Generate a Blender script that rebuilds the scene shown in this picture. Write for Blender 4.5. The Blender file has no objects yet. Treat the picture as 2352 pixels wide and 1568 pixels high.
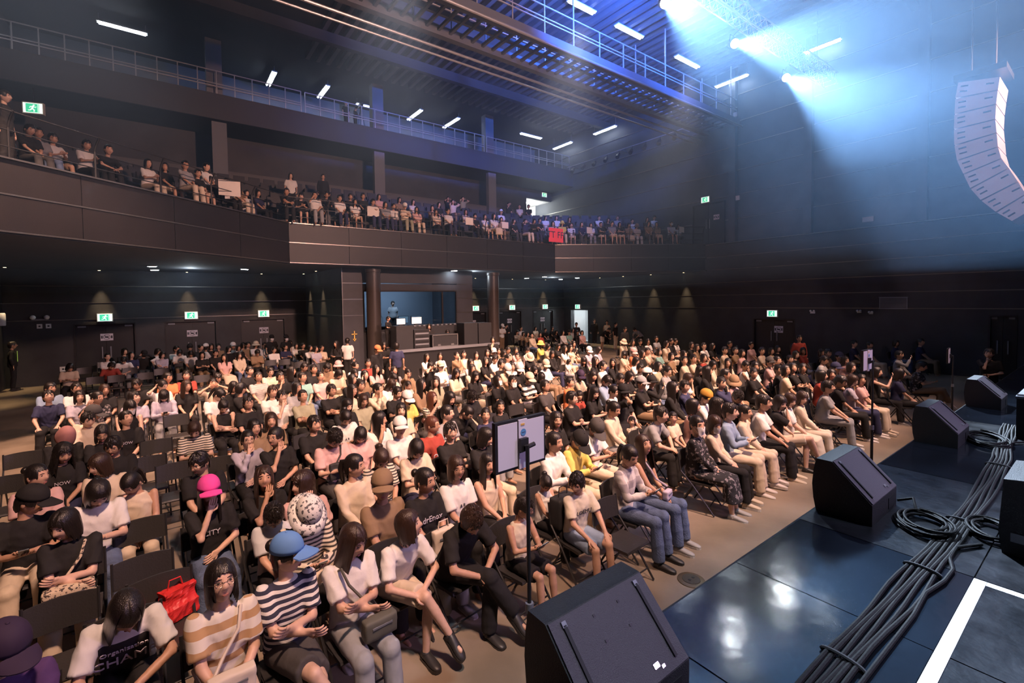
import bpy, math, random
import numpy as np
from mathutils import Matrix, Vector, Euler
random.seed(7)
rng = np.random.default_rng(7)
PI = math.pi
scene = bpy.context.scene
COL = scene.collection

# ---------------------------------------------------------------- camera
CAM_ROT = [[0.798737, -0.032085, 0.600824], [-0.601529, -0.020201, 0.798595], [-0.013486, -0.999281, -0.035435]]
cd = bpy.data.cameras.new('camera'); cam = bpy.data.objects.new('camera', cd); COL.objects.link(cam)
M3 = Matrix(CAM_ROT)                      # columns: right, down, forward
cam.matrix_world = Matrix.Translation((0, 0, 3.2)) @ Matrix([[M3[i][0], -M3[i][1], -M3[i][2]] for i in range(3)]).to_4x4()
cd.sensor_fit = 'HORIZONTAL'; cd.sensor_width = 36.0; cd.lens = 16.338; cd.shift_y = -56 / 2352
cd.clip_start = .05; cd.clip_end = 120
scene.camera = cam

# ---------------------------------------------------------------- world, exposure
w = bpy.data.worlds.new('world'); scene.world = w; w.use_nodes = True
bg = w.node_tree.nodes['Background']; bg.inputs[0].default_value = (.35, .45, .8, 1); bg.inputs[1].default_value = .012
vs = scene.view_settings
vs.view_transform = 'Standard'; vs.look = 'None'; vs.gamma = 1; vs.use_curve_mapping = False; vs.exposure = 0.0
cy = scene.cycles
cy.max_bounces = 4; cy.diffuse_bounces = 2; cy.glossy_bounces = 2; cy.transmission_bounces = 3; cy.volume_bounces = 0; cy.transparent_max_bounces = 6
cy.caustics_reflective = False; cy.caustics_refractive = False; cy.sample_clamp_indirect = 3.0; cy.sample_clamp_direct = 0
cy.volume_step_rate = 4.0; cy.volume_max_steps = 32
cy.use_denoising = True; cy.use_adaptive_sampling = True; cy.adaptive_threshold = .25

# ---------------------------------------------------------------- lamps
def lamp(name, kind, loc, energy, color, target=None, **kw):
    l = bpy.data.lights.new(name, kind); l.energy = energy; l.color = color
    for k, v in kw.items(): setattr(l, k, v)
    o = bpy.data.objects.new(name, l); COL.objects.link(o); o.location = loc
    if target is not None:
        o.rotation_euler = (Vector(target) - Vector(loc)).to_track_quat('-Z', 'Y').to_euler()
    return o
WARM = (1.0, .60, .45)
# warm house light: lanterns on the bar above the stage front and on the catwalk, aimed steeply into the seating
for x, tx, ty, e in ((1.5, 1.8, 7.8, 7000), (6.5, 7.0, 8.2, 12500), (11.5, 12.0, 8.0, 11500), (16.5, 16.0, 8.0, 5000)):
    lamp('wash_light', 'SPOT', (x, -.2, 10.6), e, WARM, (tx, ty, .8), spot_size=math.radians(60), spot_blend=.9, shadow_soft_size=.35)
for x, tx, ty, e in ((-1.5, -1.8, 14.5, 11000), (5.0, 5.0, 15.5, 11000), (11.0, 11.0, 15.0, 12000), (17.0, 17.0, 14.0, 9000)):
    lamp('house_light', 'SPOT', (x, 10.6, 12.1), e, WARM, (tx, ty, .5), spot_size=math.radians(62), spot_blend=.9, shadow_soft_size=.3)
# one weak wide wash that also reaches the balcony front
lamp('wash_light', 'SPOT', (8.0, -.4, 9.8), 12000, (1.0, .56, .46), (8.5, 19.5, 6.6), spot_size=math.radians(88), spot_blend=1.0, shadow_soft_size=.4)
# cool violet back light from the upstage bar
lamp('upstage_light', 'SPOT', (9.0, -7.0, 7.5), 1500, (.80, .52, 1.0), (3.5, 3.0, 1.2), spot_size=math.radians(80), spot_blend=1.0, shadow_soft_size=.5)
lamp('upstage_light', 'SPOT', (15.0, -6.0, 8.0), 900, (.7, .6, 1.0), (9.5, 2.0, 1.2), spot_size=math.radians(80), spot_blend=1.0, shadow_soft_size=.5)
lamp('array_fill', 'SPOT', (5.0, -5.5, 8.5), 2600, (1.0, .72, .85), (16.2, 2.2, 6.8), spot_size=math.radians(30), spot_blend=1.0, shadow_soft_size=.3)  # added pink spot that only brightens the line array, no lantern stands for it
# cool top light on the stage front
for x in (2.2, 6.4, 10.6): lamp('stage_light', 'SPOT', (x, -2.2, 11.0), 2600, (.72, .84, 1.0), (x - .4, .9, 1.4), spot_size=math.radians(27), spot_blend=.8, shadow_soft_size=.2)
# the three bright beams on the truss: lens position and aim
BEAMS = [((13.05, 9.05, 12.55), (6.0, .5, 5.0)), ((16.45, 8.55, 12.15), (10.5, .8, 6.6)), ((20.35, 8.48, 12.0), (12.6, 1.2, 5.1))]
for a, b in BEAMS:
    lamp('beam_light', 'SPOT', a, 62000, (.60, .77, 1.0), b, spot_size=math.radians(25), spot_blend=.6, shadow_soft_size=.09)
# blue floods on the truss, turned up into the roof void
for a, b, e in (((12.5, 9.2, 13.3), (15.0, 17.0, 15.6), 15000), ((18.5, 9.2, 13.3), (20.0, 16.0, 15.6), 6000)):
    lamp('blue_flood', 'SPOT', a, e, (.05, .17, 1.0), b, spot_size=math.radians(110), spot_blend=1.0, shadow_soft_size=.15)

# ---------------------------------------------------------------- materials
MATS = {}
def mat(name, col=(.5, .5, .5), rough=.6, metal=0.0, spec=.5, emit=None, es=1.0, noise=None, bump=0.0, bscale=40.0, rvar=0.0, trans=0.0, lit=False):
    """noise=(scale, amount): brightness variation of the surface itself."""
    if name in MATS: return MATS[name]
    m = bpy.data.materials.new(name); m.use_nodes = True; MATS[name] = m
    nt = m.node_tree; p = nt.nodes['Principled BSDF']
    p.inputs['Base Color'].default_value = (*col, 1); p.inputs['Roughness'].default_value = rough
    p.inputs['Metallic'].default_value = metal; p.inputs['Specular IOR Level'].default_value = spec
    if trans: p.inputs['Transmission Weight'].default_value = trans
    if emit and not lit: m.cycles.emission_sampling = 'NONE'   # glow too small to light anything
    if emit: p.inputs['Emission Color'].default_value = (*emit, 1); p.inputs['Emission Strength'].default_value = es
    if noise or bump or rvar:
        tc = nt.nodes.new('ShaderNodeTexCoord')
    if noise:
        n = nt.nodes.new('ShaderNodeTexNoise'); n.inputs['Scale'].default_value = noise[0]; n.inputs['Detail'].default_value = 5
        nt.links.new(tc.outputs['Object'], n.inputs['Vector'])
        r = nt.nodes.new('ShaderNodeMapRange'); r.inputs[1].default_value = .3; r.inputs[2].default_value = .7
        r.inputs[3].default_value = 1 - noise[1]; r.inputs[4].default_value = 1 + noise[1]
        nt.links.new(n.outputs['Fac'], r.inputs[0])
        mx = nt.nodes.new('ShaderNodeVectorMath'); mx.operation = 'SCALE'; mx.inputs[0].default_value = col
        nt.links.new(r.outputs[0], mx.inputs['Scale']); nt.links.new(mx.outputs[0], p.inputs['Base Color'])
        if rvar:
            r2 = nt.nodes.new('ShaderNodeMapRange'); r2.inputs[3].default_value = rough - rvar; r2.inputs[4].default_value = rough + rvar
            nt.links.new(n.outputs['Fac'], r2.inputs[0]); nt.links.new(r2.outputs[0], p.inputs['Roughness'])
    if bump:
        n2 = nt.nodes.new('ShaderNodeTexNoise'); n2.inputs['Scale'].default_value = bscale; n2.inputs['Detail'].default_value = 3
        nt.links.new(tc.outputs['Object'], n2.inputs['Vector'])
        b = nt.nodes.new('ShaderNodeBump'); b.inputs['Strength'].default_value = bump; b.inputs['Distance'].default_value = .02
        nt.links.new(n2.outputs['Fac'], b.inputs['Height']); nt.links.new(b.outputs[0], p.inputs['Normal'])
    return m
def pattern_mat(name, kind, c1, c2, scale, rough=.85):
    """striped / checked / printed cloth in the garment's own coordinates"""
    if name in MATS: return MATS[name]
    m = mat(name, c1, rough); nt = m.node_tree; p = nt.nodes['Principled BSDF']
    tc = nt.nodes.new('ShaderNodeTexCoord'); sep = nt.nodes.new('ShaderNodeSeparateXYZ'); nt.links.new(tc.outputs['Object'], sep.inputs[0])
    def math_(op, a, b=None):
        n = nt.nodes.new('ShaderNodeMath'); n.operation = op
        for i, v in enumerate((a, b)):
            if v is None: continue
            if isinstance(v, (int, float)): n.inputs[i].default_value = v
            else: nt.links.new(v, n.inputs[i])
        return n.outputs[0]
    mix = nt.nodes.new('ShaderNodeMix'); mix.data_type = 'RGBA'
    mix.inputs[6].default_value = (*c1, 1); mix.inputs[7].default_value = (*c2, 1)
    if kind == 'stripe':
        fac = math_('GREATER_THAN', math_('FRACT', math_('MULTIPLY', sep.outputs['Z'], scale)), .55)
    elif kind == 'check':
        a = math_('GREATER_THAN', math_('FRACT', math_('MULTIPLY', sep.outputs['Z'], scale)), .5)
        b = math_('GREATER_THAN', math_('FRACT', math_('MULTIPLY', sep.outputs['X'], scale)), .5)
        fac = math_('MULTIPLY', math_('ADD', a, b), .5)
    elif kind == 'raglan':
        fac = math_('MULTIPLY', math_('LESS_THAN', math_('ABSOLUTE', sep.outputs['X']), .135), math_('LESS_THAN', sep.outputs['Z'], .86))
    else:
        v = nt.nodes.new('ShaderNodeTexNoise'); v.inputs['Scale'].default_value = scale; v.inputs['Detail'].default_value = 3
        nt.links.new(tc.outputs['Object'], v.inputs['Vector']); fac = math_('GREATER_THAN', v.outputs['Fac'], .56)
    nt.links.new(fac, mix.inputs[0]); nt.links.new(mix.outputs[2], p.inputs['Base Color'])
    return m

# ---------------------------------------------------------------- mesh helpers
class MB:
    def __init__(s): s.v = []; s.f = []; s.m = []; s.cur = 0
    def add(s, vs, fs, m=None):
        o = len(s.v); s.v.extend(tuple(map(float, q)) for q in vs); m = s.cur if m is None else m
        for f in fs: s.f.append([i + o for i in f]); s.m.append(m)
        return s
    def box(s, x0, x1, y0, y1, z0, z1, m=None):
        return s.add([(x, y, z) for z in (z0, z1) for y in (y0, y1) for x in (x0, x1)],
                     [(0, 2, 3, 1), (4, 5, 7, 6), (0, 1, 5, 4), (2, 6, 7, 3), (0, 4, 6, 2), (1, 3, 7, 5)], m)
    def obox(s, c, ax, ay, az, hx, hy, hz, m=None):
        c, ax, ay, az = map(np.array, (c, ax, ay, az)); P = []
        for k in (-1, 1):
            for j in (-1, 1):
                for i in (-1, 1): P.append(c + ax * (i * hx) + ay * (j * hy) + az * (k * hz))
        return s.add(P, [(0, 2, 3, 1), (4, 5, 7, 6), (0, 1, 5, 4), (2, 6, 7, 3), (0, 4, 6, 2), (1, 3, 7, 5)], m)
    def beam(s, a, b, wx, wz, m=None, up=(0, 0, 1)):
        a, b = np.array(a, float), np.array(b, float); d = b - a; L = np.linalg.norm(d); d /= L
        u = np.array(up, float)
        if abs(d @ u) > .98: u = np.array((0, 1., 0))
        sx = np.cross(d, u); sx /= np.linalg.norm(sx); uu = np.cross(sx, d)
        return s.obox((a + b) / 2, sx, d, uu, wx / 2, L / 2, wz / 2, m)
    def tube(s, pts, r, n=8, m=None, cap=True, closed=False):
        P = np.array(pts, float); k = len(P); rr = np.broadcast_to(np.array(r, float), (k,)) if np.ndim(r) < 2 else None
        T = np.gradient(P, axis=0)
        if closed: T = np.roll(P, -1, 0) - np.roll(P, 1, 0)
        T /= np.linalg.norm(T, axis=1)[:, None] + 1e-12
        u = np.array((0, 0, 1.)) if abs(T[0][2]) < .9 else np.array((1., 0, 0)); vs = []
        for i in range(k):
            a = u - T[i] * (u @ T[i]); na = np.linalg.norm(a)
            if na < 1e-6: a = np.array((1., 0, 0)) - T[i] * T[i][0]; na = np.linalg.norm(a)
            a /= na; u = a; b = np.cross(T[i], a)
            for j in range(n):
                t = 2 * PI * j / n
                vs.append(P[i] + (a * math.cos(t) + b * math.sin(t)) * rr[i])
        fs = []
        for i in range(k if closed else k - 1):
            i2 = (i + 1) % k
            for j in range(n): fs.append((i * n + j, i * n + (j + 1) % n, i2 * n + (j + 1) % n, i2 * n + j))
        if cap and not closed: fs.append(tuple(range(n - 1, -1, -1))); fs.append(tuple(range((k - 1) * n, k * n)))
        return s.add(vs, fs, m)
    def cyl(s, a, b, r, n=12, m=None): return s.tube([a, b], r, n, m)
    def lathe(s, prof, n=24, c=(0, 0, 0), m=None):
        vs = [(c[0] + r * math.cos(2 * PI * j / n), c[1] + r * math.sin(2 * PI * j / n), c[2] + z) for r, z in prof for j in range(n)]
        fs = [(i * n + j, i * n + (j + 1) % n, (i + 1) * n + (j + 1) % n, (i + 1) * n + j) for i in range(len(prof) - 1) for j in range(n)]
        fs.append(tuple(range(n - 1, -1, -1))); k = (len(prof) - 1) * n; fs.append(tuple(range(k, k + n)))
        return s.add(vs, fs, m)
    def prism(s, poly, a, b, axis='x', m=None):
        """poly in the two other axes (y,z for axis x; x,z for y; x,y for z)"""
        n = len(poly)
        def pt(u, v, t): return (t, u, v) if axis == 'x' else (u, t, v) if axis == 'y' else (u, v, t)
        vs = [pt(u, v, a) for u, v in poly] + [pt(u, v, b) for u, v in poly]
        fs = [tuple(range(n - 1, -1, -1)), tuple(range(n, 2 * n))] + [(i, (i + 1) % n, n + (i + 1) % n, n + i) for i in range(n)]
        return s.add(vs, fs, m)
    def ball(s, c, rx, ry, rz, n=12, k=8, m=None):
        vs = [(c[0], c[1], c[2] - rz)]
        for i in range(1, k):
            t = -PI / 2 + PI * i / k
            for j in range(n): vs.append((c[0] + rx * math.cos(t) * math.cos(2 * PI * j / n), c[1] + ry * math.cos(t) * math.sin(2 * PI * j / n), c[2] + rz * math.sin(t)))
        vs.append((c[0], c[1], c[2] + rz)); fs = []
        for j in range(n): fs.append((0, 1 + (j + 1) % n, 1 + j))
        for i in range(k - 2):
            for j in range(n): a = 1 + i * n; fs.append((a + j, a + (j + 1) % n, a + n + (j + 1) % n, a + n + j))
        a = 1 + (k - 2) * n
        for j in range(n): fs.append((a + j, a + (j + 1) % n, len(vs) - 1))
        return s.add(vs, fs, m)
    def mesh(s, name, mats, smooth=False):
        me = bpy.data.meshes.new(name); me.from_pydata(s.v, [], s.f)
        for q in (mats if isinstance(mats, (list, tuple)) else [mats]): me.materials.append(q)
        if any(s.m): me.polygons.foreach_set('material_index', s.m)
        if smooth: me.polygons.foreach_set('use_smooth', [True] * len(s.f)); me.set_sharp_from_angle(angle=math.radians(40))
        me.update(); return me
    def build(s, name, mats, parent=None, smooth=False): return obj(name, s.mesh(name, mats, smooth), parent)
def obj(name, me, parent=None, loc=None, rotz=None):
    o = bpy.data.objects.new(name, me); COL.objects.link(o)
    if parent: o.parent = parent
    if loc is not None: o.location = loc
    if rotz is not None: o.rotation_euler = (0, 0, rotz)
    return o
def tag(o, label, cat, group=None):
    o['label'] = label; o['category'] = cat
    if group: o['group'] = group
    return o
def struct(o, label=None):
    o['kind'] = 'structure'
    if label: o['label'] = label
    return o
def thing(name, label, cat, loc=(0, 0, 0), rotz=0, group=None):
    o = bpy.data.objects.new(name, None); COL.objects.link(o); o.location = loc; o.rotation_euler = (0, 0, rotz); o.empty_display_size = .1
    return tag(o, label, cat, group)
def dup(root, loc=None, rotz=None, label=None, group=None):
    r = root.copy(); COL.objects.link(r)
    if loc is not None: r.location = loc
    if rotz is not None: r.rotation_euler = (0, 0, rotz)
    if label: r['label'] = label
    if group: r['group'] = group
    for ch in list(root.children):
        c = ch.copy(); COL.objects.link(c); c.parent = r
        for g in ch.children: d = g.copy(); COL.objects.link(d); d.parent = c
    return r
def text_mesh(txt, size, mater, name, parent, mtx, extrude=.0006, align='CENTER'):
    cu = bpy.data.curves.new(name, 'FONT'); cu.body = txt; cu.size = size; cu.align_x = align; cu.align_y = 'CENTER'; cu.extrude = extrude; cu.resolution_u = 2
    t = bpy.data.objects.new(name, cu); COL.objects.link(t); dg = bpy.context.evaluated_depsgraph_get()
    me = bpy.data.meshes.new_from_object(t.evaluated_get(dg)); bpy.data.objects.remove(t); me.materials.clear(); me.materials.append(mater)
    o = obj(name, me, parent); o.matrix_local = mtx; return o

# ================================================================ structure
XL, XR, YB, YS, ZS = -5.0, 25.0, 26.5, 1.578, 1.4
m_wall = mat('wall_black_paint', (.030, .031, .036), .62, noise=(1.6, .18), bump=.15, bscale=60)
m_wall2 = mat('wall_upper_grey_paint', (.055, .058, .07), .7, noise=(1.2, .2))
m_fascia = mat('balcony_fascia_paint', (.015, .0115, .0108), .5, noise=(1.4, .15), bump=.1, bscale=50)
m_trim = mat('aluminium_trim', (.20, .19, .18), .35, .8)
m_dark = mat('black_steel', (.025, .025, .028), .45, .3)
m_grey = mat('grey_steel', (.22, .23, .26), .5, .4)
m_ceil = mat('ceiling_black', (.035, .037, .045), .85, noise=(.7, .15))
m_conc = mat('floor_polished_concrete', (.27, .215, .16), .42, noise=(1.1, .28), rvar=.12, bump=.12, bscale=9)
m_door = mat('door_black_laminate', (.016, .017, .021), .45)
m_white = mat('white_enamel', (.75, .75, .74), .5)
m_stage_gap = mat('stage_joint_grey', (.20, .21, .23), .6)
m_stage_edge = mat('stage_fascia_black', (.012, .012, .014), .5)
# glossy vinyl stage deck
m_stage = mat('stage_gloss_vinyl', (.007, .009, .014), .13, noise=(2.2, .3), rvar=.05, bump=.18, bscale=2.6)
m_stage2 = mat('stage_scuffed_vinyl', (.013, .014, .018), .32, noise=(5.0, .5), rvar=.12, bump=.2, bscale=14)

struct(MB().box(XL - 1, XR + 1, -10, YB + 2, -.3, 0).build('floor', m_conc))
fp = thing('floor_box_cover', 'round metal floor socket cover in the concrete before the front row', 'floor cover', (4.70, 2.93, 0))
MB().lathe([(.15, .0), (.15, .008), (.135, .014), (.02, .016)], 28).build('rim', mat('brass_worn', (.20, .15, .09), .4, .7), fp, True)
MB().lathe([(.10, .014), (.098, .019), (.01, .02)], 24).build('lid', mat('brass_dark', (.10, .08, .055), .45, .7), fp, True)
for k in range(2): MB().box(-.045 + .07 * k, -.02 + .07 * k, -.012, .012, .018, .023).build('screw_slot', m_dark, fp)

# stage: dark base with deck panels laid on it
st = struct(MB().box(XL - 1, XR + 1, -10, YS - .01, 0, ZS - .022).build('floor_stage', m_stage_gap))
MB().box(XL - 1, XR + 1, YS - .01, YS + .012, 0, ZS - .004).build('stage_fascia', m_stage_edge, st)
ys_ = [YS, .578 - .02, -1.46, -3.48, -5.5]
for i in range(-3, 14):
    x0 = 3.065 + 1.01 * i
    for j in range(4):
        d = .004
        MB().box(x0 + d, x0 + 1.01 - d, ys_[j + 1] + d, ys_[j] - d, ZS - .022, ZS + (.0008 if (i + j) % 2 else 0)).build('deck_panel', m_stage2 if j > 0 or i in (1, 2, 5) else m_stage, st)
MB().box(3.065 + 1.01 * 14, XR, -10, YS - .005, ZS - .022, ZS).build('deck_panel', m_stage2, st)
MB().box(XL - 1, 3.065 - 1.01 * 3, -10, YS - .005, ZS - .022, ZS).build('deck_panel', m_stage2, st)

# ---- lower walls, banded panels with metal channels between
BANDS = [(0, 2.63), (2.67, 3.33), (3.37, 4.03), (4.07, 4.75)]
def wall_run(parent, axis, at, a, b, holes, z0, z1, thick, mater, inward):
    """one band of a wall along an axis with rectangular holes (u0,u1,top)"""
    t0, t1 = (at, at + thick) if inward < 0 else (at - thick, at)
    def pc(u0, u1, za, zb):
        if u1 - u0 < .01 or zb - za < .01: return
        m = MB()
        if axis == 'x': m.box(u0, u1, t0, t1, za, zb)
        else: m.box(t0, t1, u0, u1, za, zb)
        m.build('panel', mater, parent)
    u = a
    for h0, h1, top in sorted(h for h in holes if z0 < h[2]):
        pc(u, h0, z0, z1)
        if top < z1: pc(h0, h1, top, z1)
        u = h1
    pc(u, b, z0, z1)
trim_n = [0]
def trim(mb):
    trim_n[0] += 1
    return struct(mb.build('trim_%d' % trim_n[0], m_trim))
DOORS_B = [(-2.99, -.95), (.07, 2.10), (3.10, 5.12), (15.71, 17.75), (18.77, 20.81), (21.87, 23.91)]
wb = struct(MB().box(XL - .3, XR + .3, YB + .28, YB + .4, -.1, 4.8).build('wall_back', m_dark))
for z0, z1 in BANDS:
    wall_run(wb, 'x', YB, XL, 6.15, [(a, b, 2.47) for a, b in DOORS_B[:3]], z0, z1, .28, m_wall, -1)
    wall_run(wb, 'x', YB, 12.69, XR, [(a, b, 2.47) for a, b in DOORS_B[3:]], z0, z1, .28, m_wall, -1)
wl = struct(MB().box(XL - .4, XL - .12, -10, YB + .3, -.1, 15.8).build('wall_left', m_dark))
for z0, z1 in BANDS: wall_run(wl, 'y', XL, YS, YB, [], z0, z1, .12, m_wall, 1)
for z0, z1 in ((4.8, 6.2), (6.25, 9.0), (9.05, 12.0), (12.05, 15.6)): wall_run(wl, 'y', XL, YS, 30, [], z0, z1, .12, m_wall2, 1)
wr = struct(MB().box(XR + .3, XR + .42, -10, 23.9, -.1, 15.8).box(XR + .3, XR + .42, 25.78, 30.2, -.1, 15.8).box(XR + .3, XR + .42, 23.9, 25.78, 2.44, 15.8).build('wall_right', m_dark))
HR = [(9.94, 11.97, 2.10), (23.95, 25.73, 2.42), (2.45, 3.2, 2.43)]
for z0, z1 in BANDS: wall_run(wr, 'y', XR, -9, YB, HR, z0, z1, .28, m_wall, -1)
for z0, z1 in ((4.79, 5.47), (5.51, 6.19)): wall_run(wr, 'y', XR, -9, YB, [], z0, z1, .28, m_wall, -1)
zz = [6.19, 7.5, 8.8, 10.1, 11.4, 12.7, 14.1, 15.6]
for k in range(7): wall_run(wr, 'y', XR + .16, -9, 30, [(13.62, 15.52, 8.55)] if k < 2 else [], zz[k] + .03, zz[k + 1], .14, m_wall2, -1)
for zc in (2.65, 3.35, 4.05):
    trim(MB().box(XL, 6.15, YB - .012, YB + .05, zc - .018, zc + .018)); trim(MB().box(12.69, XR, YB - .012, YB + .05, zc - .018, zc + .018))
    trim(MB().box(XL - .05, XL + .012, YS, YB, zc - .018, zc + .018))
for zc in (2.65, 3.35, 4.05, 4.77, 5.49, 6.21):
    trim(MB().box(XR - (.16 if zc > 6 else .014), XR + .05, -9, YB if zc < 4.5 else 14.6, zc - .018, zc + .018))
for k in range(1, 7): trim(MB().box(XR + .13, XR + .2, -9, 30, zz[k] - .012, zz[k] + .02))
# wall pilasters on the right wall
for y in (13.1, 9.4, 5.2):
    struct(MB().box(XR - .12, XR + .2, y - .18, y + .18, 6.24, 15.6).build('pilaster', m_wall2))
# vent, cable boxes and sockets on the right wall
v = thing('wall_vent', 'dark rectangular ventilation grille high on the right wall', 'vent', (XR, 6.08, 2.88))
MB().box(-.03, .0, -.48, .48, -.25, .25).box(-.035, -.03, -.5, .5, .23, .26).box(-.035, -.03, -.5, .5, -.26, -.23).build('frame', m_grey, v)
for k in range(8): MB().box(-.04, -.03, -.45, .45, -.21 + k * .055, -.185 + k * .055).build('louvre', m_dark, v)
for y, z, s in ((9.15, 2.44, .10), (7.28, 2.48, .08), (6.85, 2.43, .07)):
    b = thing('wall_lamp', 'small white twin emergency lamp on the right wall', 'lamp', (XR, y, z), group='emergency lamps on the right wall')
    MB().box(-.06, 0, -s, s, -s * .5, s * .4).build('body', m_white, b)
    for q in (-1, 1): MB().ball((-.09, q * s * .7, s * .7), .05, .05, .05, 10, 6).build('lamp_head', m_white, b, True)
tag(MB().box(XR + .10, XR + .16, 6.85, 7.25, 6.48, 6.7).build('wall_notice', mat('notice_grey', (.55, .56, .58), .7)), 'pale notice plate above the ledge of the right wall', 'notice')
for y, z, lb in ((12.75, 8.54, 'small pale speaker plate beside the balcony side door'), (12.9, 12.99, 'small pale junction box where the catwalk meets the wall')):
    tag(MB().box(XR - .18, XR - .12, y - .1, y + .1, z - .12, z + .12).build('junction_box', mat('notice_grey')), lb, 'box')

# ---- doors
def door(n, axis, a, b, at, top, leaf=True):
    """double door in a recess; axis x: wall across Y=at, axis y: wall across X=at"""
    r = struct(bpy.data.objects.new('door_%d' % n, None)); COL.objects.link(r)
    r.location = ((a + b) / 2, at, 0) if axis == 'x' else (at, (a + b) / 2, 0)
    if axis == 'y': r.rotation_euler = (0, 0, -PI / 2)
    hw = (b - a) / 2
    MB().box(-hw, -hw + .06, -.02, .26, 0, top).box(hw - .06, hw, -.02, .26, 0, top).box(-hw + .06, hw - .06, -.02, .26, top - .06, top).build('door_frame', m_dark, r)
    for s in (-1, 1):
        lf = MB().box(min(.004 * s, s * (hw - .06)), max(.004 * s, s * (hw - .06)), .12, .17, .01, top - .065).build('door_leaf', m_door, r)
        MB().box(s * .14 - .02, s * .14 + .02, .07, .12, .95, 1.45).build('door_handle', m_grey, lf)
        MB().box(s * hw * .75 - .13, s * hw * .75 + .13, .06, .12, top - .17, top - .10).build('door_closer', m_grey, lf)
    return r
for i, (a, b) in enumerate(DOORS_B): door(i + 1, 'x', a, b, YB, 2.47)
door(7, 'y', 9.94, 11.97, XR, 2.10); door(8, 'y', 2.45, 3.2, XR, 2.43)
m_paper = mat('paper_lavender_white', (.62, .58, .66), .8); m_ink = mat('print_dark', (.05, .05, .07), .8)
def notice(x, y, z, rz, w_, h_, label):
    r = thing('door_notice', label, 'notice', (x, y, z), rz, 'no photography notices on the doors')
    MB().box(-w_ / 2, w_ / 2, -.004, 0, -h_ / 2, h_ / 2).build('sheet', m_paper, r)
    t = MB(); n = 20; R_ = h_ * .36
    t.tube([(R_ * math.cos(2 * PI * k / n), -.006, R_ * math.sin(2 * PI * k / n)) for k in range(n)], .008, 5, closed=True)
    t.beam((-R_ * .7, -.006, R_ * .7), (R_ * .7, -.006, -R_ * .7), .004, .016); t.box(-R_ * .55, R_ * .55, -.0065, -.004, -R_ * .32, R_ * .3); t.box(-w_ * .45, -w_ * .32, -.0065, -.004, -h_ * .2, h_ * .2); t.box(w_ * .32, w_ * .45, -.0065, -.004, -h_ * .2, h_ * .2)
    t.build('pictogram', m_ink, r)
for k, (a, b) in enumerate(DOORS_B):
    notice((a + b) / 2 + .02, YB + .119, 1.86 - (.1 if k > 2 else 0), 0, .42, .30, 'no photography notice on the %s double door of the back wall' % ('first', 'second', 'third', 'fourth', 'fifth', 'sixth')[k])
notice(XR + .119, 10.75, 1.55, -PI / 2, .42, .34, 'no photography notice on the double door of the right wall')

# ---- exit signs with running figure
m_exit = mat('exit_green', (.02, .25, .13), .5, emit=(.05, .62, .34), es=1.1); m_exitw = mat('exit_white', (.7, .8, .75), .5, emit=(.75, 1, .88), es=1.3)
def sign_mesh():
    box = MB().box(-.26, .26, 0, .10, -.18, .18).mesh('sign_box', m_white)
    g = MB().box(-.235, .235, -.006, 0, -.15, .15).mesh('sign_face', [m_exitw])
    f = MB(); y0, y1 = -.0085, -.006
    f.box(-.17, .17, -.0078, -.006, -.13, .13, 0)
    f.ball((.03, -.008, .085), .024, .004, .024, 10, 6, 1)
    for a, b, wd in (((.015, .06), (-.015, -.02), .045), ((-.015, -.02), (.04, -.06), .03), ((.04, -.06), (.03, -.115), .026), ((-.015, -.02), (-.06, -.07), .03), ((-.06, -.07), (-.11, -.075), .024), ((.01, .05), (.065, .02), .02), ((.065, .02), (.09, .045), .018), ((.005, .05), (-.06, .04), .02), ((-.06, .04), (-.07, -.005), .018), ((.13, -.12), (.13, .12), .016), ((.16, -.12), (.16, .12), .012)):
        f.beam((a[0], (y0 + y1) / 2 - .0012, a[1]), (b[0], (y0 + y1) / 2 - .0012, b[1]), wd, .003, 1, up=(0, 1, 0))
    return box, g, f.mesh('sign_pictogram', [m_exit, m_exitw])
SGN = sign_mesh()
def exit_sign(x, y, z, rz, label, s=1.0):
    r = thing('exit_sign', label, 'exit sign', (x, y, z), rz, 'green exit signs'); r.scale = (s, s, s)
    obj('housing', SGN[0], r); fc = obj('sign_face', SGN[1], r); obj('running_figure', SGN[2], fc)
    return r
for k, (a, b) in enumerate(DOORS_B):
    exit_sign((a + b) / 2 + (0 if k < 3 else .1), YB - .11, 2.71, 0, 'green running man exit sign above the %s double door of the back wall' % ('first', 'second', 'third', 'fourth', 'fifth', 'sixth')[k])
exit_sign(XR - .11, 10.98, 2.36, -PI / 2, 'green running man exit sign above the double door of the right wall')
exit_sign(XR - .11, 24.9, 2.68, -PI / 2, 'green running man exit sign above the lit side doorway')
exit_sign(XR - .05, 14.68, 8.80, -PI / 2, 'green exit sign above the dark balcony side door')
exit_sign(24.3, 27.85, 11.47, 0, 'green exit sign above the bright balcony corridor opening')
MB().cyl((0, .05, .15), (0, .05, 0.65), .012, 6).build('hanger', m_dark, exit_sign(-3.78, 25.90, 10.96, -.3, 'green exit sign hanging in the dark above the balcony seats', 1.25))

# ---- lit side doorway (right wall) and lit balcony corridor: bright white passages behind the openings
m_corr = mat('corridor_white', (.8, .8, .8), .7)
c1 = struct(MB().box(XR + .28, XR + 2.2, 23.5, 26.2, -.02, 0).box(XR + .42, XR + 2.2, 23.4, 23.5, 0, 2.7).box(XR + .42, XR + 2.2, 26.2, 26.3, 0, 2.7).box(XR + 2.1, XR + 2.2, 23.5, 26.2, 0, 2.7).box(XR + .42, XR + 2.2, 23.4, 26.3, 2.6, 2.7).build('wall_passage', m_corr))
lamp('passage_light', 'POINT', (XR + 1.3, 24.6, 2.3), 60, (.85, .95, 1), shadow_soft_size=.2)

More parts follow.
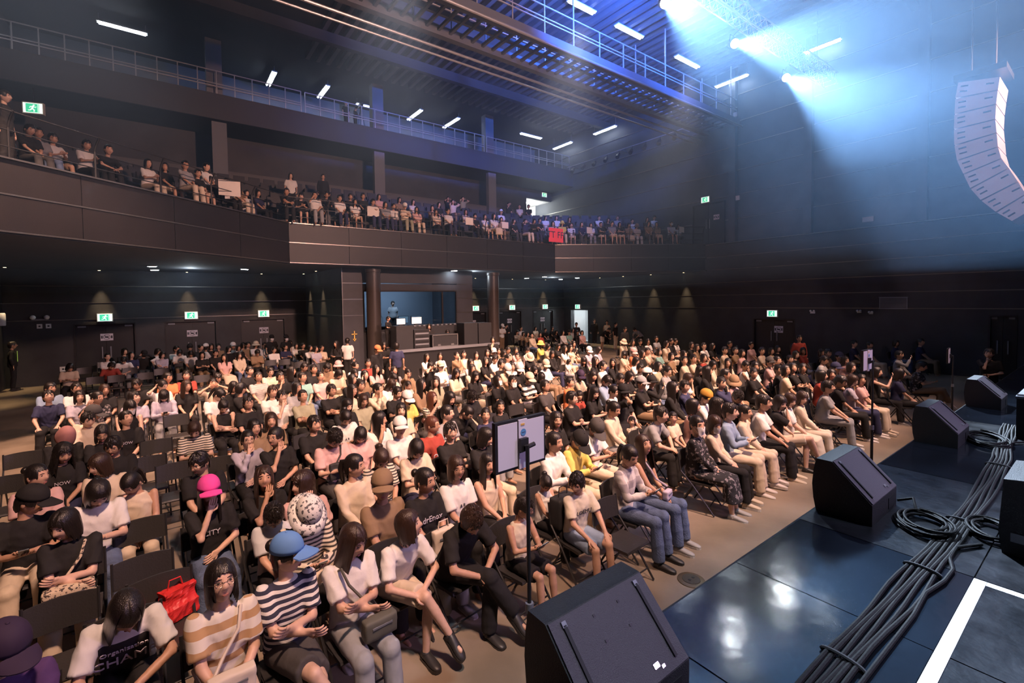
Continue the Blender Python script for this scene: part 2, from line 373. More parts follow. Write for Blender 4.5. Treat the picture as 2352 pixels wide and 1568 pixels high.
# ---- control booth under the balcony
m_booth = mat('booth_panel', (.045, .046, .055), .55, noise=(2, .15))
bw = struct(MB().box(6.15, 6.27, 20.3, YB, 0, 4.75).build('wall_booth', m_booth))
for x0, x1, z0, z1 in ((6.15, 7.04, 0, 2.63), (6.15, 7.04, 2.67, 3.33), (6.15, 7.04, 3.37, 4.03), (6.15, 12.69, 4.07, 4.75), (7.04, 11.76, 0, 1.94), (7.04, 11.76, 3.72, 4.03), (11.76, 12.69, 0, 2.63), (11.76, 12.69, 2.67, 3.33), (11.76, 12.69, 3.37, 4.03)):
    MB().box(x0, x1, 20.2, 20.34, z0, z1).build('panel', m_booth, bw)
MB().box(12.57, 12.69, 20.34, YB, 0, 4.75).build('panel', m_booth, bw)
MB().box(6.27, 12.57, 24.4, 24.5, 0, 4.75).build('panel', mat('booth_back', (.13, .15, .18), .8), bw)
for zc in (2.65, 3.35, 4.05):
    trim(MB().box(6.15, 7.04, 20.185, 20.22, zc - .015, zc + .015)); trim(MB().box(11.76, 12.69, 20.185, 20.22, zc - .015, zc + .015)); trim(MB().box(6.135, 6.17, 20.2, YB, zc - .015, zc + .015))
trim(MB().box(6.14, 6.17, 20.18, 20.21, 0, 4.7))
wn = struct(bpy.data.objects.new('window_1', None)); COL.objects.link(wn); wn.location = (9.4, 20.27, 2.83)
MB().box(-2.36, 2.36, -.09, .03, -.93, -.87).box(-2.36, 2.36, -.09, .03, .85, .91).box(-2.36, -2.30, -.09, .03, -.87, .85).box(2.30, 2.36, -.09, .03, -.87, .85).box(1.52, 1.60, -.07, .03, -.87, .85).build('window_frame', m_dark, wn)
gm = mat('booth_glass', (.9, .95, 1), .02, trans=1.0, spec=.4)
MB().box(-2.30, 1.52, -.02, -.01, -.87, .85).build('pane', gm, wn); MB().box(1.60, 2.30, -.02, -.01, -.87, .85).build('pane', gm, wn)
lamp('booth_light', 'AREA', (9.2, 22.4, 4.5), 160, (.55, .75, 1), (9.2, 23.2, 1.5), shape='RECTANGLE', size=3, size_y=.3)
# columns
for x in (7.35, 13.66):
    cobj = struct(MB().lathe([(.36, 0), (.36, .06), (.30, .07), (.30, 4.5), (.33, 4.52), (.33, 4.64)], 32, (x, 19.75, 0)).build('column', mat('column_black', (.045, .036, .034), .4), None, True))
# wall ceiling beneath the balcony
FL = [(XL, 11.87), (3.94, 19.3), (17.57, 19.3), (XR, 14.69)]
def offset_line(s, extra=0.0):
    """fascia polyline shifted s metres away from the stage"""
    out = []; P = [np.array(p) for p in FL]
    segs = [(P[i], P[i + 1]) for i in range(3)]; lines = []
    for q_, (a, b) in enumerate(segs):
        e_ = extra if q_ == 0 else 0
        d = (b - a) / np.linalg.norm(b - a); n = np.array((-d[1], d[0])); lines.append((a + n * (s + e_), d))
    def hit(l1, l2):
        A = np.array([l1[1], -l2[1]]).T; t = np.linalg.solve(A, l2[0] - l1[0]); return l1[0] + l1[1] * t[0]
    q0 = lines[0][0] + lines[0][1] * ((XL - lines[0][0][0]) / lines[0][1][0])
    q3 = lines[2][0] + lines[2][1] * ((XR - lines[2][0][0]) / lines[2][1][0])
    return [tuple(q0), tuple(hit(lines[0], lines[1])), tuple(hit(lines[1], lines[2])), tuple(q3)]
poly = offset_line(.05) + [(XR, YB + .3), (XL, YB + .3)]
struct(MB().prism(poly, 4.72, 6.24, 'z').build('ceiling_under_balcony', m_ceil))
bal = struct(MB().prism(offset_line(.02) + [(XR, YB + 2), (XL, YB + 2)], 6.24, 6.26, 'z').build('floor_balcony', m_wall))
for k in range(1, 8):
    o_ = offset_line(.2 + .95 * k, 1.1) + [(XR, YB + 2), (XL, YB + 2)]
    MB().prism(o_, 6.26 + .40 * (k - 1), 6.26 + .40 * k, 'z').build('step', m_wall, bal)
# balcony fascia: three sections, two panel rows, metal edge lines
fas = struct(MB().prism(offset_line(.05) + offset_line(.10)[::-1], 4.74, 6.26, 'z').build('wall_balcony', m_dark))
for z0, z1 in ((4.79, 5.51), (5.56, 6.25)):
    P0, P1 = offset_line(0), offset_line(.06)
    for i in range(3):
        n = (5, 6, 4)[i]
        for k in range(n):
            L = lambda P, t: tuple(np.array(P[i]) * (1 - t) + np.array(P[i + 1]) * t)
            e = .0006
            MB().prism([L(P0, k / n + e), L(P0, (k + 1) / n - e), L(P1, (k + 1) / n - e), L(P1, k / n + e)], z0, z1, 'z').build('panel', m_fascia, fas)
for zc, pr in ((4.765, .02), (5.535, .012), (6.275, .05)):
    P0, P1 = offset_line(-pr), offset_line(.08)
    trim(MB().prism(P0 + P1[::-1], zc - .018, zc + .018, 'z'))
# railing on the balcony edge
for i, nm in enumerate(('angled balcony section nearest the left wall', 'straight central balcony section', 'angled balcony section nearest the right wall')):
    P0 = offset_line(.12); a, b = np.array(P0[i]), np.array(P0[i + 1]); L = np.linalg.norm(b - a); d = (b - a) / L; nrm = np.array((-d[1], d[0]))
    r = thing('balcony_railing', 'thin black wire railing along the ' + nm, 'railing', (0, 0, 0), 0, 'balcony railings')
    n = max(2, int(L / 1.45))
    for k in range(n + 1):
        p = a + d * (L * (k + .02) / (n + .04))
        MB().tube([(p[0], p[1], 6.27), (p[0], p[1], 6.95), (p[0] - nrm[0] * .05, p[1] - nrm[1] * .05, 7.1), (p[0] - nrm[0] * .16, p[1] - nrm[1] * .16, 7.28)], .022, 6).build('post', m_dark, r)
    for z, o_ in ((6.55, 0), (6.9, 0), (7.26, -.15)):
        q, q2 = a + nrm * o_, b + nrm * o_
        MB().cyl((q[0], q[1], z), (q2[0], q2[1], z), .014, 6).build('rail', m_dark, r)
# balcony rear: parapet, back wall, pillars
struct(MB().box(XL, 20.5, 26.0, 26.15, 8.4, 9.55).build('wall_parapet', mat('parapet_grey', (.12, .12, .13), .8)))
wbb = struct(MB().box(XL, 22.6, 28, 28.2, 6.2, 12.5).box(25.2, XR + .4, 28, 28.2, 6.2, 12.5).box(22.6, 25.2, 28, 28.2, 6.2, 9.0).box(22.6, 25.2, 28, 28.2, 11.05, 12.5).build('wall_balcony_back', m_wall2))
struct(MB().box(22.3, 25.4, 28.2, 30.6, 8.95, 9.0).box(22.3, 22.6, 28.2, 30.6, 9, 11.2).box(25.2, 25.5, 28.2, 30.6, 9, 11.2).box(22.3, 25.5, 30.5, 30.6, 9, 11.2).box(22.3, 25.5, 28.2, 30.6, 11.05, 11.2).build('wall_corridor', m_corr))
lamp('corridor_light', 'POINT', (23.9, 29.3, 10.8), 260, (.85, .95, 1), shadow_soft_size=.3)
m_pil = mat('pillar_grey', (.17, .18, .21), .8)
for x in (2.4, 10.1, 17.85):
    struct(MB().box(x - .3, x + .3, 25.7, 26.0, 6.2, 11.7).build('pillar', m_pil))
# side door at the balcony end of the right wall
rd = struct(bpy.data.objects.new('door_9', None)); COL.objects.link(rd); rd.location = (XR, 14.57, 6.3)
MB().box(.05, .30, -.98, -.92, -.1, 2.3).box(.05, .30, .92, .98, -.1, 2.3).box(.05, .30, -.92, .92, 2.24, 2.3).build('door_frame', m_dark, rd)
for s in (-1, 1):
    lf = MB().box(.12, .17, min(.005 * s, .92 * s), max(.005 * s, .92 * s), -.06, 2.24).build('door_leaf', m_door, rd); MB().tube([(.07, s * .1, .85), (.05, s * .1, .9), (.05, s * .1, 1.35), (.07, s * .1, 1.4)], .015, 6).build('door_handle', m_grey, lf)
notice(XR + .119, 14.1, 7.75, -PI / 2, .34, .28, 'no photography notice on the dark balcony side door')
struct(MB().prism([(XR + .3, 13.0), (XR + .3, 16.2), (XR - 1.6, 16.2), (XR - .1, 14.85)], 6.2, 6.32, 'z').build('floor_landing', m_wall))

# ---- upper gallery
gal = struct(MB().box(XL, XR + .3, 25.6, 30, 12.55, 12.9).build('floor_gallery', m_ceil))
struct(MB().box(XL, XR + .3, 25.5, 25.62, 11.75, 12.92).build('wall_gallery_front', mat('gallery_front', (.045, .048, .06), .7)))
struct(MB().box(XL, XR + .3, 25.62, 28, 11.75, 11.85).build('ceiling_balcony', m_ceil))
struct(MB().box(XL, XR + .4, 30, 30.2, 12, 15.8).build('wall_gallery_back', mat('gallery_back', (.16, .18, .23), .8)))
for x in (2.3, 10.2, 17.9):
    struct(MB().box(x - .32, x + .32, 26.0, 26.5, 12.9, 15.6).build('pillar', m_pil))
m_gal = mat('galvanised_grey', (.42, .45, .50), .45, .5)
for lb, x0, x1 in (('left part of the upper gallery', XL + .05, 6.0), ('middle part of the upper gallery', 6.2, 17.2), ('right part of the upper gallery', 17.4, XR - .1)):
    r = thing('gallery_railing', 'tall grey bar railing along the ' + lb, 'railing', (0, 0, 0), 0, 'gallery railings')
    n = int((x1 - x0) / .72)
    for k in range(n + 1): x = x0 + (x1 - x0) * k / n; MB().box(x - .02, x + .02, 25.63, 25.67, 12.9, 14.0).build('post', m_gal, r)
    for z in (13.3, 13.42, 14.0): MB().box(x0, x1, 25.63, 25.67, z - .02, z + .02).build('rail', m_gal, r)
struct(MB().box(XL - .4, XR + .6, -10, 30.2, 15.65, 15.8).build('ceiling', m_ceil))
ce = bpy.data.objects['ceiling']
rib = MB().box(-.09, .09, -9, 25, 15.40, 15.65).mesh('rib', mat('ceiling_rib', (.10, .105, .12), .6))
for k in range(38): o = obj('rib', rib, ce, (6.2 + k * .5, 0, 0))
for y in (1.5, 5.5, 10.0, 18.0, 22.0): MB().box(XL, XR + .3, y - .15, y + .15, 14.9, 15.36).build('roof_beam', m_ceil, ce)

# ---- catwalk across the hall
cw = thing('catwalk', 'long steel catwalk with slatted underside crossing below the ceiling', 'catwalk', (0, 0, 0))
for y, z, hw, hh in ((12.85, 12.55, .12, .34), (14.60, 12.55, .12, .34), (13.72, 12.62, .06, .16)): MB().box(XL, XR, y - hw, y + hw, z - hh / 2, z + hh / 2).build('girder', mat('catwalk_steel', (.10, .11, .14), .5, .3), cw)
rg = MB().box(-.05, .05, 12.95, 14.5, 12.5, 12.6).mesh('rung', mat('catwalk_steel'))
for k in range(66): obj('rung', rg, cw, (XL + .3 + k * .45, 0, 0))
ps = MB().box(-.025, .025, -.025, .025, 12.7, 15.4).mesh('post', m_gal); ps2 = MB().box(-.018, .018, -.018, .018, 12.7, 13.8).mesh('post', m_gal)
for k in range(21):
    for y in (12.9, 14.55): obj('post', ps if k % 4 == 0 else ps2, cw, (XL + .4 + k * 1.45, y, 0))
for y in (12.9, 14.55):
    for z in (13.25, 13.38, 13.8): MB().box(XL, XR, y - .02, y + .02, z - .02, z + .02).build('rail', m_gal, cw)
for y, z, r_ in ((14.95, 12.22, .05), (15.15, 12.05, .04), (12.6, 12.3, .05)):
    tag(MB().cyl((XL, y, z), (XR, y, z), r_, 8).build('pipe', mat('pipe_steel', (.3, .31, .34), .4, .6), None, True), ('thick steel lighting bar hung under the rear edge of the catwalk', 'thinner steel conduit hung behind the catwalk', 'steel lighting bar hung under the front edge of the catwalk')[[14.95, 15.15, 12.6].index(y)], 'pipe')
# ---- truss with the beam lanterns
m_truss = mat('truss_copper', (.62, .42, .33), .4, .6)
tr = thing('lighting_truss', 'pale copper box truss carrying the bright beam lanterns', 'truss', (0, 0, 0))
for y in (8.1, 8.6):
    for z in (12.75, 13.25): MB().cyl((9.5, y, z), (24.6, y, z), .028, 6).build('chord', m_truss, tr)
for k in range(30):
    x = 9.5 + k * .5
    MB().tube([(x, 8.1, 12.75), (x + .25, 8.1, 13.25), (x + .5, 8.1, 12.75), (x + .5, 8.6, 12.75), (x + .25, 8.6, 13.25), (x, 8.6, 12.75), (x + .25, 8.1, 13.25), (x + .25, 8.6, 13.25)], .014, 4).build('brace', m_truss, tr)
for x in (11, 17, 23): MB().cyl((x, 8.35, 13.2), (x, 8.35, 15.6), .012, 5).build('hanger', m_dark, tr)
m_lens = mat('lens_glow', (1, 1, 1), .3, emit=(.8, .9, 1), es=300)
for k, (a, b) in enumerate(BEAMS):
    d = (Vector(b) - Vector(a)).normalized()
    r = thing('beam_lantern', ('bright stage lantern at the near end of the copper truss', 'bright stage lantern in the middle of the copper truss', 'bright stage lantern at the far end of the copper truss')[k], 'stage lantern', (0, 0, 0), 0, 'lit beam lanterns on the truss')
    p0 = Vector(a) - d * .46; p1 = Vector(a) - d * .03
    MB().tube([p0, p0 + d * .1, p1 - d * .05, p1], [.10, .15, .16, .16], 14).build('barrel', m_dark, r, True)
    MB().tube([p1 - d * .012, p1 + d * .004], .145, 16).build('lens', m_lens, r)
    c = (p0 + p1) / 2
    MB().tube([(c[0] - .19, c[1], c[2]), (c[0] - .19, c[1] - .02, c[2] + .25), (c[0] + .19, c[1] - .02, c[2] + .25), (c[0] + .19, c[1], c[2])], .014, 5).build('yoke', m_dark, r)
    MB().cyl((c[0], c[1] - .02, c[2] + .25), (c[0], 8.35 if k else c[1], 12.72), .015, 5).build('clamp', m_dark, r)
# lantern bar near the upper right corner
lb = thing('lantern_bar', 'steel bar with small black lanterns on the upper right wall', 'lantern bar', (0, 0, 0))
MB().cyl((24.4, 15.5, 13.0), (24.4, 25.3, 13.0), .03, 8).build('bar', m_gal, lb)
for y in (15.8, 20.4, 25.0): MB().box(24.4, 25.155, y - .02, y + .02, 12.98, 13.02).build('wall_arm', m_gal, lb)
for k in range(9):
    y = 16.2 + k * 1.05
    ln = MB().tube([(24.35, y, 12.78), (24.2, y - .05, 12.62), (24.02, y - .12, 12.45)], [.07, .12, .13], 10).build('lantern', m_dark, lb, True)
    MB().cyl((24.4, y, 12.98), (24.33, y, 12.75), .02, 5).build('clamp', m_dark, ln)

# ---- fluorescent tubes (positions of both ends)
TUBES = [((-1.77, 26.6), (-.19, 26.6), 15.25, 'tube lamp over the gallery railing nearest the left wall'), ((5.1, 27.2), (5.1, 29.0), 15.3, 'second tube lamp along the gallery from the left wall'), ((7.8, 27.2), (7.8, 29.0), 15.3, 'third tube lamp along the gallery from the left wall'),
    ((9.9, 28.6), (10.8, 28.6), 15.3, 'tube lamp behind the standing camera crew on the gallery'), ((13.5, 27.2), (13.5, 29.1), 15.3, 'tube lamp over the gallery right of the camera crew'), ((16.1, 27.0), (16.1, 29.0), 15.3, 'tube lamp over the gallery before the last pillar'),
    ((21.2, 26.8), (23.1, 26.8), 15.3, 'tube lamp lying across the gallery near the right wall'), ((24.5, 25.0), (24.5, 26.9), 14.8, 'tube lamp along the right wall above the gallery corner'), ((24.6, 20.9), (24.6, 22.8), 14.75, 'tube lamp along the right wall between catwalk and gallery'),
    ((16.5, 13.9), (18.2, 13.9), 15.3, 'tube lamp over the middle of the catwalk'), ((21.0, 13.9), (22.9, 13.9), 15.3, 'tube lamp over the catwalk near its right end'), ((24.7, 12.2), (24.7, 13.9), 14.75, 'tube lamp where the catwalk meets the right wall'), ((24.8, 8.1), (24.8, 9.5), 14.75, 'tube lamp on the right wall behind the truss'), ((-4.6, 21.0), (-4.6, 22.6), 14.4, 'tube lamp high on the left wall'), ((13.6, 13.9), (15.0, 13.9), 15.3, 'tube lamp over the catwalk above the lantern truss')]
m_tube = mat('fluorescent_glow', (1, 1, 1), .5, emit=(.72, .85, 1), es=26, lit=True)
for (a, b, z, lbl) in TUBES:
    r = thing('fluorescent_lamp', 'lit white ' + lbl, 'ceiling light', (0, 0, 0), 0, 'lit fluorescent lamps')
    A, B = np.array((*a, z)), np.array((*b, z)); d = (B - A) / np.linalg.norm(B - A); s = np.array((-d[1], d[0], 0))
    MB().beam(A - d * .06 + (0, 0, .05), B + d * .06 + (0, 0, .05), .26, .05).build('housing', m_white, r)
    for q in (-.07, .07): MB().cyl(A + s * q, B + s * q, .035, 6).build('tube', m_tube, r)
    for e in (A, B): MB().beam(e + (0, 0, .07), e + (0, 0, (15.652 if e[1] > 25 else 15.395) - z), .03, .03).build('bracket', m_grey, r)
# ---- downlights under the balcony
m_warm = mat('warm_glow', (1, .9, .7), .5, emit=(1, .72, .38), es=14); m_cool = mat('cool_glow', (1, 1, 1), .5, emit=(.75, .88, 1), es=70)
SCAL = [(-2.07, 26.2, 0), (.97, 26.2, 0), (4.04, 26.2, 0), (16.7, 26.2, 0), (19.8, 26.2, 0), (22.9, 26.2, 0), (-4.7, 25.6, 1), (-4.7, 22.2, 1), (5.85, 23.1, 2), (5.85, 25.5, 2), (24.7, 22.5, 3), (24.7, 20.4, 3), (24.7, 18.2, 3), (24.7, 15.9, 3)]
for i, (x, y, k) in enumerate(SCAL):
    r = thing('wall_downlight', 'small warm recessed downlight grazing the %s' % ('banded back wall', 'left wall', 'side of the control booth', 'banded right wall')[k], 'downlight', (x, y, 4.72), 0, ('back wall downlights', 'left wall downlights', 'booth downlights', 'right wall downlights')[k])
    MB().lathe([(.09, -.012), (.09, 0), (.05, 0)], 16).build('ring', m_dark, r); MB().lathe([(.045, -.014), (.045, -.012), (.01, -.012)], 12).build('bulb', m_warm, r)
    wx, wy = [(0, .12), (-.12, 0), (.12, 0), (.12, 0)][k]
    lamp('scallop_light', 'SPOT', (x, y, 4.66), 520, (1, .68, .36), (x + wx, y + wy, 0), spot_size=math.radians(40), spot_blend=.9, shadow_soft_size=.02)
for x, y in ((-.26, 22.6), (-.2, 24.9), (2.89, 22.9), (11.47, 19.9), (14.18, 20.6), (19.8, 24.6), (19.66, 22.6), (23.2, 24.9), (22.9, 22.9)):
    r = thing('ceiling_downlight', 'round cool white downlight in the ceiling under the balcony', 'downlight', (x, y, 4.72), 0, 'cool downlights under the balcony')
    MB().lathe([(.17, -.03), (.17, 0), (.1, 0)], 20).build('ring', m_white, r); MB().lathe([(.14, -.034), (.14, -.03), (.01, -.03)], 20).build('diffuser', m_cool, r)
for x, y in ((1.0, 23.6), (12.8, 20.3), (21.3, 23.7)): lamp('downlight_glow', 'POINT', (x, y, 4.5), 60, (.75, .88, 1), shadow_soft_size=.15)

# ================================================================ things on and around the stage
m_cab = mat('monitor_cabinet', (.020, .020, .024), .55, bump=.35, bscale=160); m_cabtop = mat('monitor_cabinet')
m_grille = mat('monitor_grille', (.075, .060, .078), .5, bump=.4, bscale=220)
m_steelw = mat('bright_steel', (.7, .7, .72), .25, .9)
def wedge_meshes():
    prof = [(0, 0), (.02, .10), (.03, .22), (.02, .34), (.0, .44), (-.112, .44), (-.39, .165), (-.39, 0)]
    body = MB().prism(prof, 0, .62, 'x')
    me = body.mesh('cabinet', m_cab)
    # sloped baffle: frame and grille proud of the cabinet
    a, b = np.array((0, -.112, .44)), np.array((0, -.39, .165)); d = (b - a) / np.linalg.norm(b - a); n = np.array((0, d[2], -d[1])); n = n if n[2] > 0 else -n
    L = np.linalg.norm(b - a); X = np.array((1., 0, 0))
    g = MB().obox(a + d * L / 2 + X * .31 + n * .004, X, d, n, .303, L / 2 - .006, .006).mesh('grille', m_grille)
    hd = []
    for x in (.075, .545):
        hd.append(MB().obox(a + d * L * .5 + X * x + n * .014, X, d, n, .0085, L * .40, .006).mesh('handle_groove', mat('groove_black', (.004, .004, .005), .6)))
    lip = [MB().obox(a + d * L * .09 + X * x + n * .016, X, d, n, .012, .012, .004).mesh('end_cap', m_grey) for x in (.075, .545)]
    bd = MB().obox(a + d * L * .86 + X * .42 + n * .012, X, d, n, .017, .010, .003).obox(a + d * L * .9 + X * .455 + n * .012, X, d, n, .010, .006, .003).mesh('badge', m_steelw)
    bolts = []
    for x, t in ((.24, .16), (.40, .16), (.24, .42), (.40, .42)): bolts.append(MB().obox(a + d * L * t + X * x + n * .011, X, d, n, .006, .006, .003).mesh('bolt', m_dark))
    pl = MB().box(.40, .56, -.394, -.385, .03, .12).mesh('socket_plate', m_dark)
    return me, g, hd, lip, bd, bolts, pl
WG = wedge_meshes()
def wedge(x, y, label, rz=0, bolts=False, s=1.0):
    r = thing('stage_monitor', label, 'loudspeaker', (x, y, ZS + .001), rz, 'floor monitors along the stage edge'); r.scale = (s, s, s)
    c = obj('cabinet', WG[0], r); g = obj('grille', WG[1], r)
    for h in WG[2]: obj('handle_groove', h, g)
    [obj('end_cap', q, g) for q in WG[3]]; obj('badge', WG[4], g); obj('socket_plate', WG[6], c)
    if bolts:
        for b in WG[5]: obj('bolt', b, g)
    return r
wedge(1.24, 1.56, 'black wedge monitor beside the near music-stand pole, bolts on its grille', 0, True)
wedge(4.36, 1.56, 'black wedge monitor with the cable coil lying behind it')
wedge(7.36, 1.56, 'black wedge monitor standing between the second and third screens')
wedge(10.3, 1.55, 'black wedge monitor in front of the standing man in a dark shirt')
# large side speakers and cases at the right
r = thing('side_speaker', 'large black angled side-fill loudspeaker behind the last wedge monitor', 'loudspeaker', (11.6, .35, ZS), 0)
MB().prism([(.65, 0), (.68, .3), (.65, .78), (.30, .78), (-.35, .18), (-.35, 0)], 0, 1.0, 'x').build('cabinet', m_cab, r)
MB().prism([(.285, .787), (-.36, .19), (-.345, .175), (.30, .772)], .04, .96, 'x').build('grille', m_grille, r)
r = thing('rack_case', 'black equipment case with a lit laptop at the right of the stage', 'equipment case', (8.45, .20, ZS), 0)
MB().box(0, .8, 0, .62, 0, .52).build('case', m_cab, r)
MB().box(-.01, .81, -.01, .63, .50, .53).build('lid_edge', m_grey, r)
MB().box(.03, .08, .50, .62, .53, .55).build('badge', m_steelw, r)
lp = thing('laptop', 'open laptop with a pale glowing screen on the equipment case', 'laptop', (8.65, .30, ZS + .53))
MB().box(0, .36, 0, .26, 0, .018).build('base', m_grey, lp)
MB().obox((.18, .02, .13), (1, 0, 0), (0, .25, .97), (0, .97, -.25), .18, .12, .006).build('lid', m_grey, lp)
MB().obox((.18, .028, .13), (1, 0, 0), (0, .25, .97), (0, .97, -.25), .17, .11, .004).build('screen', mat('screen_glow', (.8, .9, 1), .5, emit=(.7, .9, 1), es=2.0), lp)
r = thing('guitar_amplifier', 'black amplifier cabinet with a blue pilot light at the stage right edge', 'amplifier', (4.62, .02, ZS), .0)
MB().prism([(.48, 0), (.50, .15), (.48, .52), (.18, .56), (0, .10), (0, 0)], 0, .6, 'x').build('cabinet', m_cab, r)
MB().prism([(.185, .566), (.01, .115), (-.004, .10), (.17, .56)], .03, .57, 'x').build('grille', m_grille, r)
MB().box(-.008, .0, .17, .20, .29, .32).build('pilot_light', mat('pilot_blue', (.5, .8, 1), .4, emit=(.5, .8, 1), es=4), r)
MB().box(-.012, 0, .30, .44, .10, .16).build('socket_plate', m_grey, r)

# white tape frame on the deck
m_tape = mat('white_gaffer_tape', (.80, .80, .84), .55)
tag(MB().box(1.2, 4.06, .50, .558, ZS + .001, ZS + .003).build('floor_tape', m_tape), 'white tape strip on the stage running beside the cable bundle', 'tape')
tag(MB().box(4.005, 4.06, -1.2, .498, ZS + .001, ZS + .003).build('floor_tape', m_tape), 'white tape strip on the stage turning away from the cables', 'tape')
# cable bundle: six cables side by side, tied with straps
m_cable = mat('cable_rubber', (.012, .011, .013), .62, spec=.2, bump=.25, bscale=90)
m_tie = mat('velcro_strap', (.06, .06, .07), .85)
for k in range(6):
    o_ = (k - 2.5) * .026; pts = []
    for t in np.linspace(0, 1, 46):
        x = 1.0 + 8.2 * t
        sp = 1 + .5 * math.sin(x * 2.3 + k) * (abs((x - 3.45) % 1.6 - .8) / .8) * .5
        y = .79 + .035 * math.sin(x * .9) + (.06 * max(0, x - 7.2)) + o_ * sp + .006 * math.sin(x * 5 + k * 1.7)
        if x < 2.4: y += .06 * (2.4 - x) ** 2
        pts.append((x, y, ZS + .014 + .004 * math.sin(x * 3 + k)))
    tag(MB().tube(pts, .0125, 8).build('stage_cable', m_cable, None, True), 'black cable in the strapped bundle along the stage front', 'cable', 'bundled cables on the stage')
for x in (2.62, 3.9, 4.98, 6.9):
    tag(MB().tube([(x + .01 * math.cos(t), .79 + .035 * math.sin(x * .9) + .095 * math.cos(t), ZS + .014 + .020 * math.sin(t)) for t in np.linspace(0, 2 * PI, 20)[:-1]], .009, 6, closed=True).build('cable_strap', m_tie, None, True), 'grey strap tied round the cable bundle on stage', 'strap', 'cable straps')
tag(MB().tube([(4.62, .60, ZS + .015), (4.42, .70, ZS + .02), (4.22, .70, ZS + .014), (4.05, .655, ZS + .014), (3.85, .66, ZS + .014), (3.6, .70, ZS + .014), (3.3, .69, ZS + .014), (2.9, .70, ZS + .014), (2.5, .71, ZS + .014), (1.9, .72, ZS + .014)], .0115, 8).build('stage_cable', m_cable, None, True), 'single loose black cable curving away from the strapped bundle', 'cable')
def coil(cx, cy_, rx, ry, n, rz, label, seed):
    rs = random.Random(seed); pts = []
    for k in range(n * 20 + 1):
        t = 2 * PI * k / 20; j = k / 20; f = 1 + .10 * math.sin(j * 2.4 + seed) - .05 * (j / n)
        x, y = rx * f * math.cos(t) + .02 * math.sin(j * 3), ry * f * math.sin(t) + .02 * math.cos(j * 2.1)
        pts.append((cx + x * math.cos(rz) - y * math.sin(rz), cy_ + x * math.sin(rz) + y * math.cos(rz), ZS + .012 + .007 * (j) + .004 * math.sin(t * 2 + j)))
    return tag(MB().tube(pts, .0095, 6).build('cable_coil', m_cable, None, True), label, 'cable coil')
coil(4.66, .92, .21, .15, 8, .4, 'coil of black cable on the deck behind the second wedge monitor', 1)
coil(4.93, .60, .20, .12, 6, .2, 'smaller cable coil lying against the amplifier cabinet', 2)
coil(8.0, 1.02, .34, .17, 7, .3, 'loose cable coil beyond the third wedge monitor', 3)
for pts, lb in (([(4.98, 1.16, ZS + .05), (4.95, 1.05, ZS + .11), (4.88, 1.02, ZS + .06), (4.84, .98, ZS + .02)], 'short black cable plugged into the second wedge monitor'), ([(8.6, .42, ZS + .1), (8.4, .6, ZS + .02), (8.1, .8, ZS + .02), (7.6, .9, ZS + .015), (7.2, .83, ZS + .014)], 'black cable trailing from the equipment case to the bundle')):
    tag(MB().tube(pts, .011, 7).build('stage_cable', m_cable, None, True), lb, 'cable')

# lyric screens on poles between stage and front row
m_board = mat('screen_back_white', (.70, .66, .76), .6); m_frame = mat('screen_frame_black', (.015, .014, .016), .4)
def screen_stand(x, y, zc, rz, label):
    r = thing('screen_stand', label, 'screen stand', (x, y, 0), 0, 'screens on poles before the front row')
    MB().cyl((0, -.10, .03), (0, -.10, 1.30), .018, 10).build('lower_pole', m_dark, r, True)
    MB().cyl((0, -.10, 1.28), (0, -.10, zc), .0125, 10).build('upper_pole', m_dark, r, True)
    MB().cyl((0, -.10, 1.27), (0, -.10, 1.33), .026, 10).build('collar', m_grey, r, True)
    MB().lathe([(.2, 0), (.2, .02), (.05, .035), (.02, .05)], 24, (0, -.10, 0)).build('base', m_dark, r, True)
    rot = Matrix.Translation((0, -.04, zc)) @ Matrix.Rotation(rz, 4, 'Z')
    fr = MB().box(-.205, .205, 0, .03, -.155, .155).build('frame', m_frame, r); fr.matrix_local = rot
    for x0, x1 in ((-.188, -.035), (.045, .19)): MB().box(x0, x1, -.004, 0, -.138, .138).build('back_panel', m_board, fr)
    MB().box(-.028, .042, -.010, 0, -.158, .148).build('centre_plate', m_board, fr)
    n = 18; st_ = MB().tube([(.008, -.0105, .068), (.008, -.0125, .068)], .022, 18).build('sticker', mat('sticker_blue', (.10, .28, .55), .6), fr)
    MB().box(-.006, .022, -.0135, -.012, .0665, .0695).build('sticker_line', m_ink, st_)
    MB().box(-.012, .018, -.0125, -.010, .112, .124).build('label', mat('label_orange', (.72, .42, .10), .6), fr)
    MB().box(-.03, .03, -.035, -.010, -.045, .035).build('mount_block', m_dark, fr)
    MB().cyl((-.01, -.045, -.02), (.06, -.055, -.005), .014, 8).build('clamp_lever', m_dark, fr)
    MB().box(.0, .02, -.05, -.035, -.03, -.008).build('bolt', m_steelw, fr)
    return r
screen_stand(1.76, 2.3, 2.315, .05, 'white-backed screen on a black pole beside the near wedge monitor')
screen_stand(8.13, 2.3, 2.27, .0, 'white-backed screen on a black pole before the grey-shirted front-row man')
screen_stand(13.2, 2.3, 1.92, .1, 'white-backed screen on a black pole farthest along the front row')

